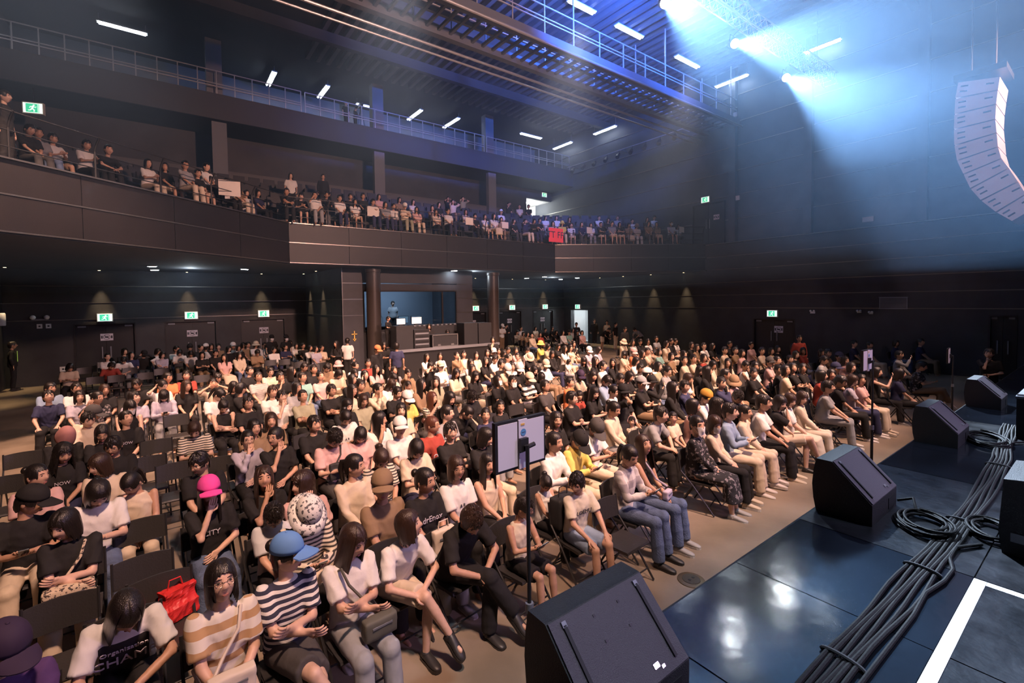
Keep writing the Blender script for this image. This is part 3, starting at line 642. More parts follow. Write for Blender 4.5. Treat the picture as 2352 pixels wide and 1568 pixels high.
# flown line array at the right of the stage
LAW = [((2.672, 8.485), (1.948, 8.343)), ((2.722, 8.097), (1.979, 8.03)), ((2.732, 7.704), (2.003, 7.713)), ((2.735, 7.339), (2.011, 7.358)), ((2.721, 6.936), (1.984, 7.033)), ((2.667, 6.545), (1.957, 6.698)), ((2.543, 6.183), (1.895, 6.406)), ((2.413, 5.804), (1.77, 6.153)), ((2.225, 5.483), (1.618, 5.806)), ((1.961, 5.157), (1.49, 5.491)), ((1.686, 4.9), (1.291, 5.178))]
m_arr = mat('array_cabinet', (.40, .34, .37), .6, bump=.2, bscale=80)
la = thing('line_array', 'curved hanging line array of stacked loudspeaker boxes beside the beams', 'loudspeaker', (16.0, 0, 0))
for k in range(10):
    a0, b0 = LAW[k]; a1, b1 = LAW[k + 1]; e = .04
    A0, B0, A1, B1 = [np.array(q) for q in (a0, b0, a1, b1)]
    q = [A0 + (A1 - A0) * e, B0 + (B1 - B0) * e, B1 - (B1 - B0) * e, A1 - (A1 - A0) * e]
    bx = MB().prism([tuple(p) for p in q], 0, 1.25, 'x').build('speaker_box', m_arr, la)
    for u, v in ((.18, .3), (.18, .62), (.80, .35)):
        p = A0 + (B0 - A0) * u + (A1 - A0) * v; dd = (B0 - A0) / np.linalg.norm(B0 - A0); nn = np.array((-dd[1], dd[0]))
        MB().obox((-.006, p[0], p[1]), (1, 0, 0), (0, dd[0], dd[1]), (0, nn[0], nn[1]), .007, .07, .016).build('rigging_slot', m_dark, bx)
MB().box(.05, 1.2, LAW[0][1][0] - .1, LAW[0][0][0] + .1, LAW[0][0][1] + .06, LAW[0][0][1] + .2).build('fly_bar', m_dark, la)
for u in (.2, .8): MB().cyl((.6, LAW[0][1][0] + u * (LAW[0][0][0] - LAW[0][1][0]), LAW[0][0][1] + .2), (.6, LAW[0][1][0] + u * (LAW[0][0][0] - LAW[0][1][0]), 15.38), .02, 6).build('chain', m_dark, la)

# ---- mixing position in front of the booth
r = struct(MB().box(7.3, 12.2, 17.3, 19.6, 0, 1.28).build('floor_riser', m_dark)); MB().box(7.25, 12.25, 17.25, 17.32, 1.2, 1.31).build('edge', m_grey, r)
def case(name, x, y, z, w_, d_, h_, label, white=False, rows=0, cat='equipment case'):
    r = thing(name, label, cat, (x, y, z))
    MB().box(0, w_, 0, d_, 0, h_).build('body', m_cab, r)
    if white:
        for zz_ in (.015, h_ - .015): MB().box(-.015, w_ + .015, -.02, 0, zz_ - .022, zz_ + .022).build('edge_strip', m_steelw, r)
        for xx in (.0, w_): MB().box(xx - .022, xx + .022, -.02, 0, .037, h_ - .037).build('edge_strip', m_steelw, r)
        for xx in (w_ * .25, w_ * .78): MB().box(xx - .07, xx + .07, -.03, -.0, h_ * .02, h_ * .22).build('latch', m_steelw, r)
    for k in range(rows): MB().box(.04, w_ - .04, -.012, 0, h_ * (k + .25) / rows, h_ * (k + .8) / rows).build('rack_unit', m_grey if k % 2 else m_dark, r)
    return r
case('mixer_case', 9.05, 17.6, 1.28, 1.2, .7, .52, 'black flight case with white metal edges on the mixing platform', True)
case('amplifier_rack', 8.2, 17.55, 1.28, .68, .6, .78, 'stack of rack units with silver fronts beside the white-edged case', False, 7)
case('rack_case', 7.45, 17.6, 1.28, .72, .6, .95, 'tall plain black rack on the column side of the mixing platform')
case('rack_case', 10.6, 17.6, 1.28, .7, .65, .95, 'tall plain black rack at the far end of the mixing platform')
case('rack_case', 11.35, 17.6, 1.28, .7, .65, .93, 'second tall black rack at the far end of the mixing platform')
r = case('mixing_desk', 7.85, 18.55, 1.28, 3.2, .8, .86, 'long dark mixing desk in front of the booth window', cat='mixing desk')
for k in range(14): MB().box(.2 + k * .22, .3 + k * .22, .1, .6, .86, .90).build('fader_panel', m_grey, r)
for x, w_, h_, lb in ((8.05, .42, .28, 'small lit screen on the mixing desk beside the cameraman'), (8.75, .5, .32, 'pale monitor on the mixing desk near its middle')):
    r = thing('desk_monitor', lb, 'monitor', (x, 19.0, 2.14))
    MB().box(0, w_, 0, .03, .08, .08 + h_).build('housing', m_dark, r); MB().box(.015, w_ - .015, -.004, 0, .095, .065 + h_).build('screen', mat('desk_screen', (.6, .7, .75), .5, emit=(.55, .75, .8), es=.5), r); MB().box(w_ / 2 - .08, w_ / 2 + .08, 0, .1, 0, .08).build('foot', m_dark, r)
r = case('booth_desk', 7.3, 22.2, 0, 4.2, .8, 2.0, 'control desk seen through the booth window', cat='desk')
for k, x in enumerate((8.2, 9.6, 10.3)):
    r = thing('booth_monitor', 'dim monitor on the control desk behind the booth glass', 'monitor', (x, 22.4, 2.0), 0, 'monitors inside the booth')
    MB().box(0, .55, 0, .04, .12, .48).build('housing', m_dark, r); MB().box(.02, .53, -.004, 0, .14, .46).build('screen', mat('booth_screen', (.2, .3, .4), .4, emit=(.25, .42, .6), es=.4), r); MB().box(.2, .35, 0, .1, 0, .12).build('foot', m_dark, r)
ar = thing('arrow_marker', 'yellow tape arrow marker on the dark booth wall', 'marker', (6.62, 20.17, 1.78))
MB().box(-.02, .02, -.006, 0, -.2, .2).box(-.12, .12, -.006, 0, .04, .08).build('cross', mat('marker_yellow', (.75, .5, .12), .6), ar); MB().add([(-.08, -.006, -.14), (.08, -.006, -.14), (0, -.006, -.26)], [(0, 2, 1)]).build('arrow_head', mat('marker_yellow'), ar)
# wall sockets and lamps on the left of the back wall
for x, z, w_, h_, lb in ((-3.72, 2.42, .16, .18, 'white wall switch plate left of the first back door'), (-3.98, 2.42, .16, .18, 'white twin socket plate left of the first back door'), (-3.35, .62, .2, .2, 'small white floor socket plate on the back wall')):
    o = thing('wall_plate', lb, 'wall plate', (x, YB - .012, z)); MB().box(-w_ / 2, w_ / 2, -.012, .012, -h_ / 2, h_ / 2).build('plate', m_white, o); MB().box(-.03, .03, -.02, -.012, -.03, .03).build('switch', m_dark, o)
o = thing('emergency_lamp', 'twin white emergency lamp high on the back wall near the corner', 'lamp', (-3.95, YB - .02, 2.78))
for q in (-.2, .2): MB().ball((q, -.07, .0), .09, .07, .09, 12, 8).build('lamp_head', m_white, o, True)
MB().box(-.25, .25, -.05, .0, -.12, -.06).build('bracket', m_grey, o)
o = thing('wall_speaker', 'white cylindrical wall speaker beside the left corner', 'speaker', (XL + .13, 25.6, 2.75)); MB().lathe([(.12, -.24), (.13, -.2), (.13, .2), (.11, .24)], 18).build('body', m_white, o, True); MB().box(-.13, 0, -.04, .04, -.05, .05).build('bracket', m_grey, o)
o = thing('fire_extinguisher_box', 'small white box on the left wall near the floor', 'box', (XL + .01, 18.8, .86)); MB().box(0, .12, -.14, .14, -.2, .2).build('body', m_white, o); MB().box(.12, .125, -.1, .1, -.02, .02).build('handle', m_grey, o)

# ================================================================ seats
m_chair = mat('chair_black_steel', (.028, .027, .028), .38, .2); m_pad = mat('chair_black_seat', (.032, .030, .030), .42, bump=.12, bscale=70)
def chair_meshes():
    """folding chair, sitter faces -y, origin on the floor under the seat centre"""
    seat = MB()
    pr_ = [(-.20, .435), (-.19, .455), (0, .450), (.17, .455), (.19, .445), (.19, .430), (-.19, .420)]
    seat.prism(pr_, -.205, .205, 'x')
    back = MB()
    n = 9
    for zz_ in (.60,):
        vs = []
        for k in range(n):
            t = -1 + 2 * k / (n - 1); y = .245 - .025 * (1 - t * t) * -1
            for dy in (-.009, .009):
                for z in (.60, .83 + .012 * (1 - t * t)): vs.append((t * .215, y + dy + (z - .6) * .16, z))
        fs = []
        for k in range(n - 1):
            a = 4 * k; b = a + 4; fs += [(a, b, b + 1, a + 1), (a + 2, a + 3, b + 3, b + 2), (a + 1, b + 1, b + 3, a + 3), (a, a + 2, b + 2, b)]
        fs += [(0, 1, 3, 2), (4 * n - 4, 4 * n - 2, 4 * n - 1, 4 * n - 3)]; back.add(vs, fs)
    fr = [MB().tube([(s * .225, -.24, .012), (s * .225, .06, .40), (s * .225, .245, .60), (s * .225, .285, .845)], .0125, 6) for s in (-1, 1)]
    rl = [MB().tube([(s * .20, .30, .012), (s * .20, .05, .42), (s * .20, -.05, .43)], .0125, 6) for s in (-1, 1)]
    br = [MB().cyl((-.225, -.16, .115), (.225, -.16, .115), .009, 6), MB().cyl((-.20, .22, .14), (.20, .22, .14), .009, 6)]
    return [('seat', seat.mesh('seat', m_pad)), ('backrest', back.mesh('backrest', m_pad))] + [('leg', q.mesh('leg', m_chair)) for q in fr + rl] + [('stretcher', q.mesh('stretcher', m_chair)) for q in br]
CH = chair_meshes()
def merged(parts, name):
    vs, fs, ms, mats = [], [], [], []
    for _, me in parts:
        o = len(vs); mi = mats.index(me.materials[0]) if me.materials[0] in mats else (mats.append(me.materials[0]) or len(mats) - 1)
        vs += [tuple(v.co) for v in me.vertices]; fs += [[i + o for i in p.vertices] for p in me.polygons]; ms += [mi] * len(me.polygons)
    m = bpy.data.meshes.new(name); m.from_pydata(vs, [], fs)
    for q in mats: m.materials.append(q)
    m.polygons.foreach_set('material_index', ms); return m
CHM = merged(CH, 'folding_chair')
def chair(x, y, rz, label, group, full, z=0.0):
    if full:
        r = thing('folding_chair', label, 'chair', (x, y, z), rz, group)
        for n, me in CH: obj(n, me, r)
    else:
        r = tag(obj('folding_chair', CHM, None, (x, y, z), rz), label, 'chair', group)
    return r

# ================================================================ people
V = lambda *a: np.array(a, float)
def unit(v): return v / (np.linalg.norm(v) + 1e-12)
def loft(mb, rings, n=14, m=None):
    """rings: (centre, rx, ry, direction); cross-section spanned by x and the front axis"""
    vs = []
    for c, rx, ry, d in rings:
        d = unit(V(*d)); X = V(1, 0, 0); X = unit(X - d * (X @ d)); F = np.cross(d, X)
        for j in range(n): t = 2 * PI * j / n; vs.append(V(*c) + X * rx * math.cos(t) + F * ry * math.sin(t))
    fs = [(i * n + j, i * n + (j + 1) % n, (i + 1) * n + (j + 1) % n, (i + 1) * n + j) for i in range(len(rings) - 1) for j in range(n)]
    fs.append(tuple(range(n - 1, -1, -1))); k = (len(rings) - 1) * n; fs.append(tuple(range(k, k + n)))
    mb.add(vs, fs, m)
def limb(mb, pts, rad, n=10, end=True):
    P = [V(*p) for p in pts]; Q, R_ = [P[0]], [rad[0]]
    for i in range(len(P) - 1):
        for t in (.5, 1): Q.append(P[i] + (P[i + 1] - P[i]) * t); R_.append(rad[i] + (rad[i + 1] - rad[i]) * t)
    mb.tube(Q, R_, n)
    for p, r in ((P[0], rad[0]), (P[-1], rad[-1]))[:2 if end else 1]: mb.ball(p, r * .98, r * .98, r * .98, 10, 6)
    for p, r in zip(P[1:-1], rad[1:-1]): mb.ball(p, r, r, r, 10, 6)
def remesh(mb, vox, it, wr=0.0, seed=0):
    me = mb.mesh('tmp', m_dark); o = bpy.data.objects.new('tmp', me); COL.objects.link(o)
    r = o.modifiers.new('r', 'REMESH'); r.mode = 'VOXEL'; r.voxel_size = vox; r.adaptivity = 0
    s = o.modifiers.new('s', 'SMOOTH'); s.factor = .5; s.iterations = it
    e = o.evaluated_get(bpy.context.evaluated_depsgraph_get()).to_mesh()
    vs = np.empty(len(e.vertices) * 3); e.vertices.foreach_get('co', vs); vs = vs.reshape(-1, 3)
    ns = np.empty(len(e.vertices) * 3); e.vertices.foreach_get('normal', ns); ns = ns.reshape(-1, 3)
    fs = [tuple(p.vertices) for p in e.polygons]
    bpy.data.objects.remove(o); bpy.data.meshes.remove(me)
    if wr:
        x, y, z = vs.T; k = seed * 1.7
        w1 = x * 14 + z * 9 + 1.8 * np.sin(z * 17 + k) + 1.2 * np.sin(y * 21 + k * 2)
        rid = lambda q: 1 - 2 * np.abs(np.sin(q)) ** .8
        d = .55 * rid(w1 + k) + .45 * rid(z * 21 - np.abs(x) * 26 + y * 9 + 1.5 * np.sin(x * 23 + k))
        vs = vs + ns * (d * wr)[:, None]
    return vs, fs
def ik(S, T, l1, l2, pole):
    S, T = V(*S), V(*T); d = T - S; L = np.linalg.norm(d)
    if L > (l1 + l2) * .985: T = S + d * ((l1 + l2) * .985 / L); d = T - S; L = np.linalg.norm(d)
    u = d / L; a = (l1 * l1 - l2 * l2 + L * L) / (2 * L); h = math.sqrt(max(1e-6, l1 * l1 - a * a))
    p = V(*pole); p = unit(p - u * (p @ u)); return S + u * a + p * h, T
POSES = {   # lean, left hand, right hand, pole x, pole y, pole z, palm normal
    'lap': (2, (.05, -.19, .625), (-.05, -.22, .61), .7, .5, -.5, (0, .2, -1)),
    'thi': (8, (.14, -.30, .625), (-.14, -.30, .625), .6, .5, -.3, (0, .1, -1)),
    'cro': (-1, (-.045, -.165, .815), (.045, -.205, .765), .6, .0, -1, (0, 1, .2)),
    'pho': (6, (.04, -.25, .80), (-.04, -.25, .79), .7, .4, -.8, (0, .3, 1)),
    'chi': (4, (.03, -.15, .67), (-.02, -.105, 1.045), .5, -.1, -1, (0, 1, 0)),
    'fwd': (27, (.060, -.36, .645), (-.055, -.38, .635), .8, .3, .1, (0, .2, -1)),
    'hed': (0, (.12, -.05, 1.17), (-.12, -.05, 1.17), .9, -.3, -.6, (0, .3, 0)),
    'rai': (2, (.05, -.19, .625), (-.13, -.24, 1.10), .6, .1, -1, (0, 1, .2)),
    'ear': (2, (.05, -.19, .625), (-.115, .0, 1.17), .7, -.3, -1, (1, 0, 0)),
    'sta': (0, (.25, -.02, .78), (-.25, -.02, .78), .5, .8, 0, (0, .3, 0)),
    'stp': (4, (.05, -.27, 1.14), (-.05, -.27, 1.12), .7, .3, -.8, (0, .4, 1)),
    'stc': (3, (.03, -.17, 1.06), (-.02, -.13, 1.43), .5, -.1, -1, (0, 1, 0)),
    'stb': (48, (.12, -.52, .82), (-.12, -.50, .84), .7, .3, .2, (0, .3, -1))}
def skel(pose, legs):
    lean, hl, hr, px, py, pz, nrm = POSES[pose]; st_ = pose.startswith('st')
    a = math.radians(lean); D = V(0, -math.sin(a), math.cos(a)); P = V(0, .0 if st_ else .09, .92 if st_ else .535)
    J = dict(P=P, D=D, st=st_, nrm=V(*nrm)); J['N'] = P + D * .515; J['S'] = P + D * .455
    D2 = V(0, -math.sin(a * .55), math.cos(a * .55)); J['H'] = J['N'] + D2 * .158 + V(0, -.022, 0); J['D2'] = D2
    for s, h in ((1, hl), (-1, hr)):
        S = J['S'] + V(s * .180, .0, 0); E, T = ik(S, h, .275, .235, (s * px, py, pz)); J['arm', s] = (S, E, T)
        if st_: K, A = V(s * .09, -.02, .48), V(s * .10, .03, .085)
        elif legs == 'x' and s < 0: K, A = V(.02, -.44, .62), V(.19, -.55, .27)
        elif legs == 'x': K, A = V(.08, -.38, .515), V(.05, -.38, .085)
        else: K, A = V(s * .11, -.385, .52), V(s * .12, -.425, .085)
        J['leg', s] = (P + V(s * .085, -.01, -.015), K, A)
        J['toe', s] = A + (V(0, -.15, -.055) if not (legs == 'x' and s < 0) else V(.02, -.13, -.085))
    return J
# ---- head
def head_surface(d):
    x, y, z = d.T; p = np.stack([.078 * x, .097 * y, .118 * z], 1); X, Y, Z = p.T.copy()
    s = np.clip(-Z / .118, 0, 1); X = X * (1 - .30 * s ** 1.6); Y = np.where(Y < 0, Y * (1 - .10 * s), Y * (1 - .38 * s))
    fr = np.clip(-y * 1.6, 0, 1); g = lambda u, w: np.exp(-(u / w) ** 2)
    nz = np.where(Z > -.022, np.clip(1 - (Z + .022) / .050, 0, 1), np.clip(1 - (-.022 - Z) / .014, 0, 1))
    Y = Y - fr * .029 * g(X, .0135) * nz
    Y = Y + fr * .010 * g(np.abs(X) - .031, .016) * g(Z - .012, .012)
    Y = Y - fr * (.006 * g(X, .022) * g(Z + .062, .011) + .008 * g(X, .02) * g(Z + .100, .015) + .005 * g(np.abs(X) - .042, .02) * g(Z + .03, .025) + .004 * g(Z - .034, .010) * g(np.abs(X) - .03, .03))
    return np.stack([X, Y, Z], 1)
def head_chunk(lod):
    n, k = ((32, 26), (18, 13), (12, 8))[lod]; vs = [(0, 0, -1.)]
    for i in range(1, k):
        t = -PI / 2 + PI * i / k
        for j in range(n): u = 2 * PI * j / n; vs.append((math.cos(t) * math.sin(u), -math.cos(t) * math.cos(u), math.sin(t)))
    vs.append((0, 0, 1.)); fs = [(0, 1 + (j + 1) % n, 1 + j) for j in range(n)]
    for i in range(k - 2):
        a = 1 + i * n
        for j in range(n): fs.append((a + j, a + (j + 1) % n, a + n + (j + 1) % n, a + n + j))
    a = 1 + (k - 2) * n
    for j in range(n): fs.append((a + j, a + (j + 1) % n, len(vs) - 1))
    mb = MB(); mb.add(head_surface(np.array(vs)), fs, 0)
    q = (10, 6) if lod == 0 else (6, 4)
    for s in (-1, 1):
        mb.ball((s * .077, .010, -.004), .011, .019, .030, *q, 0)
        if lod == 0: mb.ball((s * .0315, -.0800, .011), .0135, .005, .0048, *q, 2)
        mb.ball((s * .0315, -.0825 if lod == 0 else -.082, .0115), .0100 if lod == 0 else .012, .0042, .0056, *q, 1)
        mb.tube([(s * .014, -.0925, .030), (s * .030, -.0905, .0345), (s * .048, -.081, .030)], [.0022, .0028, .0014] if lod == 0 else .003, 5, 1)
    mb.ball((0, -.0855, -.0595), .019, .0062, .0034, *q, 3); mb.ball((0, -.0845, -.0655), .016, .0064, .0042, *q, 3)
    return np.array(mb.v), mb.f, mb.m
HEADS = [head_chunk(l) for l in range(3)]
def hand_fingers(mb, W, d, nrm, side, lod):
    """five fingers rooted in the palm; d along the hand, nrm out of the palm"""
    d = unit(d); nrm = unit(nrm - d * (nrm @ d)); w = np.cross(d, nrm) * side
    ns = 6 if lod == 0 else 4
    for k, (o, L) in enumerate(((-.030, .066), (-.010, .076), (.010, .070), (.029, .054))):
        b = W + d * .080 + w * o; c = .32 + .06 * k; pts = [b - d * .012]
        dirv = d; p = b
        for q in range(3):
            ang = c * (q + .4); dirv = d * math.cos(ang) + nrm * math.sin(ang); pts.append(p); p = p + dirv * L * (.42, .33, .25)[q]
        pts.append(p); mb.tube(pts, [.0095, .0095, .009, .0082, .0062], ns, 0)
    b = W + d * .022 - w * .034
    mb.tube([b + w * .01, b - w * .018 + d * .022 + nrm * .006, b - w * .020 + d * .045 + nrm * .014, b - w * .014 + d * .068 + nrm * .020], [.013, .0115, .010, .007], ns, 0)
BASES = {}
VOX = (.0165, .030, .045)
def body_base(pose, legs, lod):
    key = (pose, legs, lod)
    if key in BASES: return BASES[key]
    J = skel(pose, legs); mb = MB(); P, D = J['P'], J['D']
    loft(mb, [(P - D * .05, .10, .08, D), (P, .135, .10, D), (P + D * .18, .11, .078, D), (P + D * .34, .13, .088, D), (P + D * .44, .125, .065, D), (P + D * .49, .07, .055, D)])
    mb.tube([J['N'] - D * .07, J['N'], J['H'] + V(0, .018, -.04)], [.060, .052, .050], 12)
    hands = MB()
    for s in (-1, 1):
        S, E, T = J['arm', s]; limb(mb, (S + V(-s * .012, 0, -.006), E, T), (.046, .041, .028))
        d = unit(T - E); nr = J['nrm'] - d * (J['nrm'] @ d); nr = unit(nr if np.linalg.norm(nr) > .1 else V(0, 1, 0)); w = np.cross(d, nr)
        for q in (-.5, .5): mb.tube([T - d * .01 + w * .010 * q, T + d * .03 + w * .045 * q, T + d * .085 + w * .048 * q], [.020, .0185, .0155], 8)
        hand_fingers(hands, T, d, nr, -s, lod)
        h, K, A = J['leg', s]; limb(mb, (h, K, A), (.078, .054, .036)); limb(mb, (K + (A - K) * .05, K + (A - K) * .35, A), (.046, .052, .034))
        limb(mb, (A, A + V(0, .025, -.045), J['toe', s]), (.034, .034, .026))
    v, f = remesh(mb, VOX[lod], 4 if lod == 0 else 2)
    BASES[key] = (J, v, f, np.array(hands.v), hands.f); return BASES[key]
def head_matrix(J, yaw, pitch, tilt=0.0):
    """yaw about the neck, pitch down negative"""
    R_ = Matrix.Rotation(yaw, 3, 'Z') @ Matrix.Rotation(-pitch, 3, 'X') @ Matrix.Rotation(tilt, 3, 'Y')
    piv = Vector(J['N'] + J['D2'] * .055); off = Vector(J['H']) - piv
    return Matrix.Translation(piv + R_ @ off) @ R_.to_4x4() @ Matrix.Scale(1.12, 4)
m_lips = mat('lips', (.36, .13, .11), .45); m_eye = mat('eye_dark', (.012, .008, .007), .3); m_eyew = mat('eye_white', (.62, .58, .54), .35)
SKINS = [mat('skin_a', (.60, .36, .25), .5, noise=(30, .05)), mat('skin_b', (.52, .30, .20), .5, noise=(30, .05)), mat('skin_c', (.66, .42, .31), .5, noise=(30, .05))]
BODY = {}
def body_mesh(pose, legs, yq, pq, lod):
    key = (pose, legs, yq, pq, lod)
    if key in BODY: return BODY[key]
    J, v, f, hv, hf = body_base(pose, legs, lod)
    Mx = head_matrix(J, math.radians(yq), math.radians(pq)); hd, hfs, hm = HEADS[lod]
    A = np.array(Mx); hv2 = hd @ A[:3, :3].T + A[:3, 3]
    allv = np.concatenate([v, hv, hv2]); n1, n2 = len(v), len(v) + len(hv)
    fs = list(f) + [[i + n1 for i in q] for q in hf] + [[i + n2 for i in q] for q in hfs]; ms = [0] * (len(f) + len(hf)) + list(hm)
    me = bpy.data.meshes.new('body'); me.from_pydata(allv.tolist(), [], fs)
    for q in (SKINS[0], m_eye, m_eyew, m_lips): me.materials.append(q)
    me.polygons.foreach_set('material_index', ms); me.polygons.foreach_set('use_smooth', [True] * len(fs)); me.update()
    BODY[key] = (me, Mx); return BODY[key]
CLOTH = {}
def cloth_mesh(kind, pose, legs, lod):
    if kind[0] in 'tlnp': legs_ = '-'
    else: legs_ = legs
    pose_ = pose if kind[0] in 'tlnp' else ('st' if pose.startswith('st') else 'seat')
    key = (kind, pose_, legs_, lod)
    if key in CLOTH: return CLOTH[key]
    J = skel(pose, legs); mb = MB(); P, D, N = J['P'], J['D'], J['N']; st_ = J['st']
    if kind[0] in 'tlnp':          # tee, long sleeve, sleeveless, polo
        n_ = kind == 'n'
        lo = -.10 if st_ else -.055
        loft(mb, [(P + D * lo, .172, .128, D), (P + D * .05, .178, .132, D), (P + D * .16, .168, .124, D), (P + D * .28, .178, .128, D), (P + D * .37, .184, .120, D), (P + D * .43, .172 if not n_ else .130, .098, D), (P + D * .478, .120 if not n_ else .10, .080, D), (P + D * (.505 if not n_ else .485), .066, .062, D)], 18)
        if not n_:
            for s in (-1, 1):
                S, E, T = J['arm', s]; S2 = S + V(-s * .014, 0, -.006)
                if kind == 'l': limb(mb, (S2, E, T - (T - E) * .06), (.066, .056, .045), end=False)
                else: limb(mb, (S2, S2 + (E - S2) * .42, S2 + (E - S2) * .80), (.068, .070, .073), end=False)
        if kind == 'p' or kind == 'l':   # collar
            mb.tube([N + V(.066 * math.cos(t), .060 * math.sin(t), -.012 + .016 * math.sin(t)) for t in np.linspace(0, 2 * PI, 16)[:-1]], .016, 6, closed=True)
    elif kind in ('j', 'h'):       # long trousers / shorts
        loft(mb, [(P + V(0, 0, -.08), .15, .12, (0, 0, 1)), (P + V(0, 0, .0), .165, .125, (0, 0, 1)), (P + D * .09, .155, .118, D)], 16)
        for s in (-1, 1):
            h, K, A = J['leg', s]
            if kind == 'j': limb(mb, (h, K, A + V(0, 0, .015)), (.100, .080, .074), end=False)
            else: limb(mb, (h, h + (K - h) * .5, h + (K - h) * .86), (.100, .094, .096), end=False)
    else:                          # skirt
        K = (J['leg', 1][1] + J['leg', -1][1]) / 2; A = (J['leg', 1][2] + J['leg', -1][2]) / 2
        loft(mb, [(P + D * .09, .155, .115, D), (P + V(0, -.02, 0), .185, .125, (0, -.6, .8)), (P + (K - P) * .5, .205, .105, K - P), (K, .205, .10, (0, -.6, -.8)), (K + (A - K) * .35, .21, .115, (0, 0, -1)), (K + (A - K) * .62, .22, .13, (0, 0, -1))], 18)
    v, f = remesh(mb, (.0155, .028, .042)[lod], 2, (.0062 if lod == 0 else .004 if lod == 1 else 0) * (1 if kind[0] in 'tlnp' else .45), len(CLOTH))
    me = bpy.data.meshes.new('cloth'); me.from_pydata(v.tolist(), [], f); me.materials.append(m_dark)
    me.polygons.foreach_set('use_smooth', [True] * len(f)); me.update(); CLOTH[key] = me; return me
# ---- hair and headwear in head space (front -y)
def smooth_all(me): me.polygons.foreach_set('use_smooth', [True] * len(me.polygons)); return me
def hair_mesh(style, lod):
    n, k = ((72, 18), (30, 10), (14, 6))[lod]; rs = np.random.default_rng(sum(map(ord, style)))
    colr = np.convolve(rs.normal(0, 1, n + 2), (.25, .5, .25), 'valid'); coll = rs.normal(0, 1, n)
    fine = rs.normal(0, 1, (k + 1, n)); part = .35 if style in 'bl' else -.3
    def zb(a):
        A = abs(math.degrees(a))
        if style == 'z': return .060 if A < 50 else -.005 if A < 112 else -.07
        if style == 's': return (.054 - .016 * math.sin(A * .16)) if A < 48 else (-.012 if A < 72 else .004 if A < 108 else -.080)
        if style in ('p', 'u'): return .066 if A < 44 else (-.002 if A < 108 else -.070)
        fr = .030 if style in ('B', 'L') else .066 - .045 * (A / 46) ** 2
        lo = {'b': -.118, 'B': -.122, 'l': -.265, 'L': -.28, 'c': -.225}[style]
        return fr if A < 41 else lo + (.025 if A < 58 else 0)
    base = {'z': 1.035, 's': 1.09, 'p': 1.06, 'u': 1.06, 'c': 1.17}.get(style, 1.10)
    amp = {'z': .004, 's': .020, 'p': .008, 'u': .010, 'c': .045}.get(style, .014)
    vs = []
    for shell in (1, 0):
        for i in range(k + 1):
            for j in range(n):
                a = 2 * PI * j / n; a = a - 2 * PI if a > PI else a
                zt, z1 = .118 * base, zb(a); t = i / k
                if lod < 2: z1 += coll[j] * (.012 if z1 < -.1 else .005)
                z = zt + (z1 - zt) * (t ** 1.35 if z1 > -.1 else t ** 1.15)
                rz = .118 * base; e_ = 2.3
                rad = max(0.0, 1 - (max(z, 0) / rz) ** e_) ** (1 / e_)
                rx, ry = .0795 * base + .002, .100 * base + .002
                if z < 0:
                    if z1 < -.1: q = 1 + (.30 if style == 'c' else .05) * (-z / .2) - (.30 if style[0] in 'bB' else .0) * max(0, (-z - .07) / .06) ** 2 * .35
                    else: q = math.sqrt(max(.2, 1 - (z / .15) ** 2))
                    rad *= q
                    if z1 < -.1 and abs(a) > 1.9: ry *= 1 - .18 * min(1, -z / .1)
                if i and lod < 2:
                    rad *= 1 + amp * (colr[j] * (.4 + .6 * t) + .5 * math.sin(5 * a + 4 * t + part * 9)) + (.030 if style == 'c' else .008 if style == 's' else .004) * fine[i, j]
                    if style in 'blBL' and z > .07: z -= .006 * math.exp(-((rad * rx * math.sin(a) / .012 - part * 2) ** 2))
                    if style == 's' and z > .06: z += .004 * fine[i, j]
                sc = 1 if shell else .90
                if not shell and z > .05: z -= .008
                vs.append((rx * rad * math.sin(a) * sc, -ry * rad * math.cos(a) * sc + .004, z))
    fs = []; o2 = (k + 1) * n
    for i in range(k):
        for j in range(n):
            j2 = (j + 1) % n
            fs.append((i * n + j, (i + 1) * n + j, (i + 1) * n + j2, i * n + j2)); fs.append((o2 + i * n + j, o2 + i * n + j2, o2 + (i + 1) * n + j2, o2 + (i + 1) * n + j))
    for j in range(n): j2 = (j + 1) % n; fs.append((k * n + j, o2 + k * n + j, o2 + k * n + j2, k * n + j2))
    fs.append(tuple(range(n))); mb = MB(); mb.add(vs, fs)
    if style == 'p': mb.tube([(0, .095, .045), (0, .135, .04), (0, .150, -.03), (0, .135, -.12), (.01, .12, -.20)], [.022, .028, .030, .024, .008], 8)
    if style == 'u': mb.ball((0, .118, .055), .042, .036, .040, 12, 8); mb.tube([(0, .085, .05), (0, .12, .055)], .03, 8)
    return mb.mesh('hair', m_dark, True)
def smooth_all(me): me.polygons.foreach_set('use_smooth', [True] * len(me.polygons)); return me
HAIR = {}
def get_hair(style, lod):
    k = (style, lod)
    if k not in HAIR: HAIR[k] = smooth_all(hair_mesh(style, lod))
    return HAIR[k]
def dome(mb, rx, ry, z0, z1, n=20, k=7, yo=.004):
    vs = []
    for i in range(k):
        t = PI / 2 * i / k
        for j in range(n): u = 2 * PI * j / n; vs.append((rx * math.cos(t) ** .8 * math.cos(u), yo + ry * math.cos(t) ** .8 * math.sin(u), z0 + (z1 - z0) * math.sin(t)))
    vs.append((0, yo, z1)); fs = [(i * n + j, i * n + (j + 1) % n, (i + 1) * n + (j + 1) % n, (i + 1) * n + j) for i in range(k - 1) for j in range(n)]
    fs += [((k - 1) * n + j, (k - 1) * n + (j + 1) % n, len(vs) - 1) for j in range(n)] + [tuple(range(n - 1, -1, -1))]; mb.add(vs, fs)
mb_ = MB(); dome(mb_, .0945, .116, .038, .150); mb_.ball((0, .004, .150), .009, .009, .005, 8, 4); CAP = smooth_all(mb_.mesh('cap', m_dark))
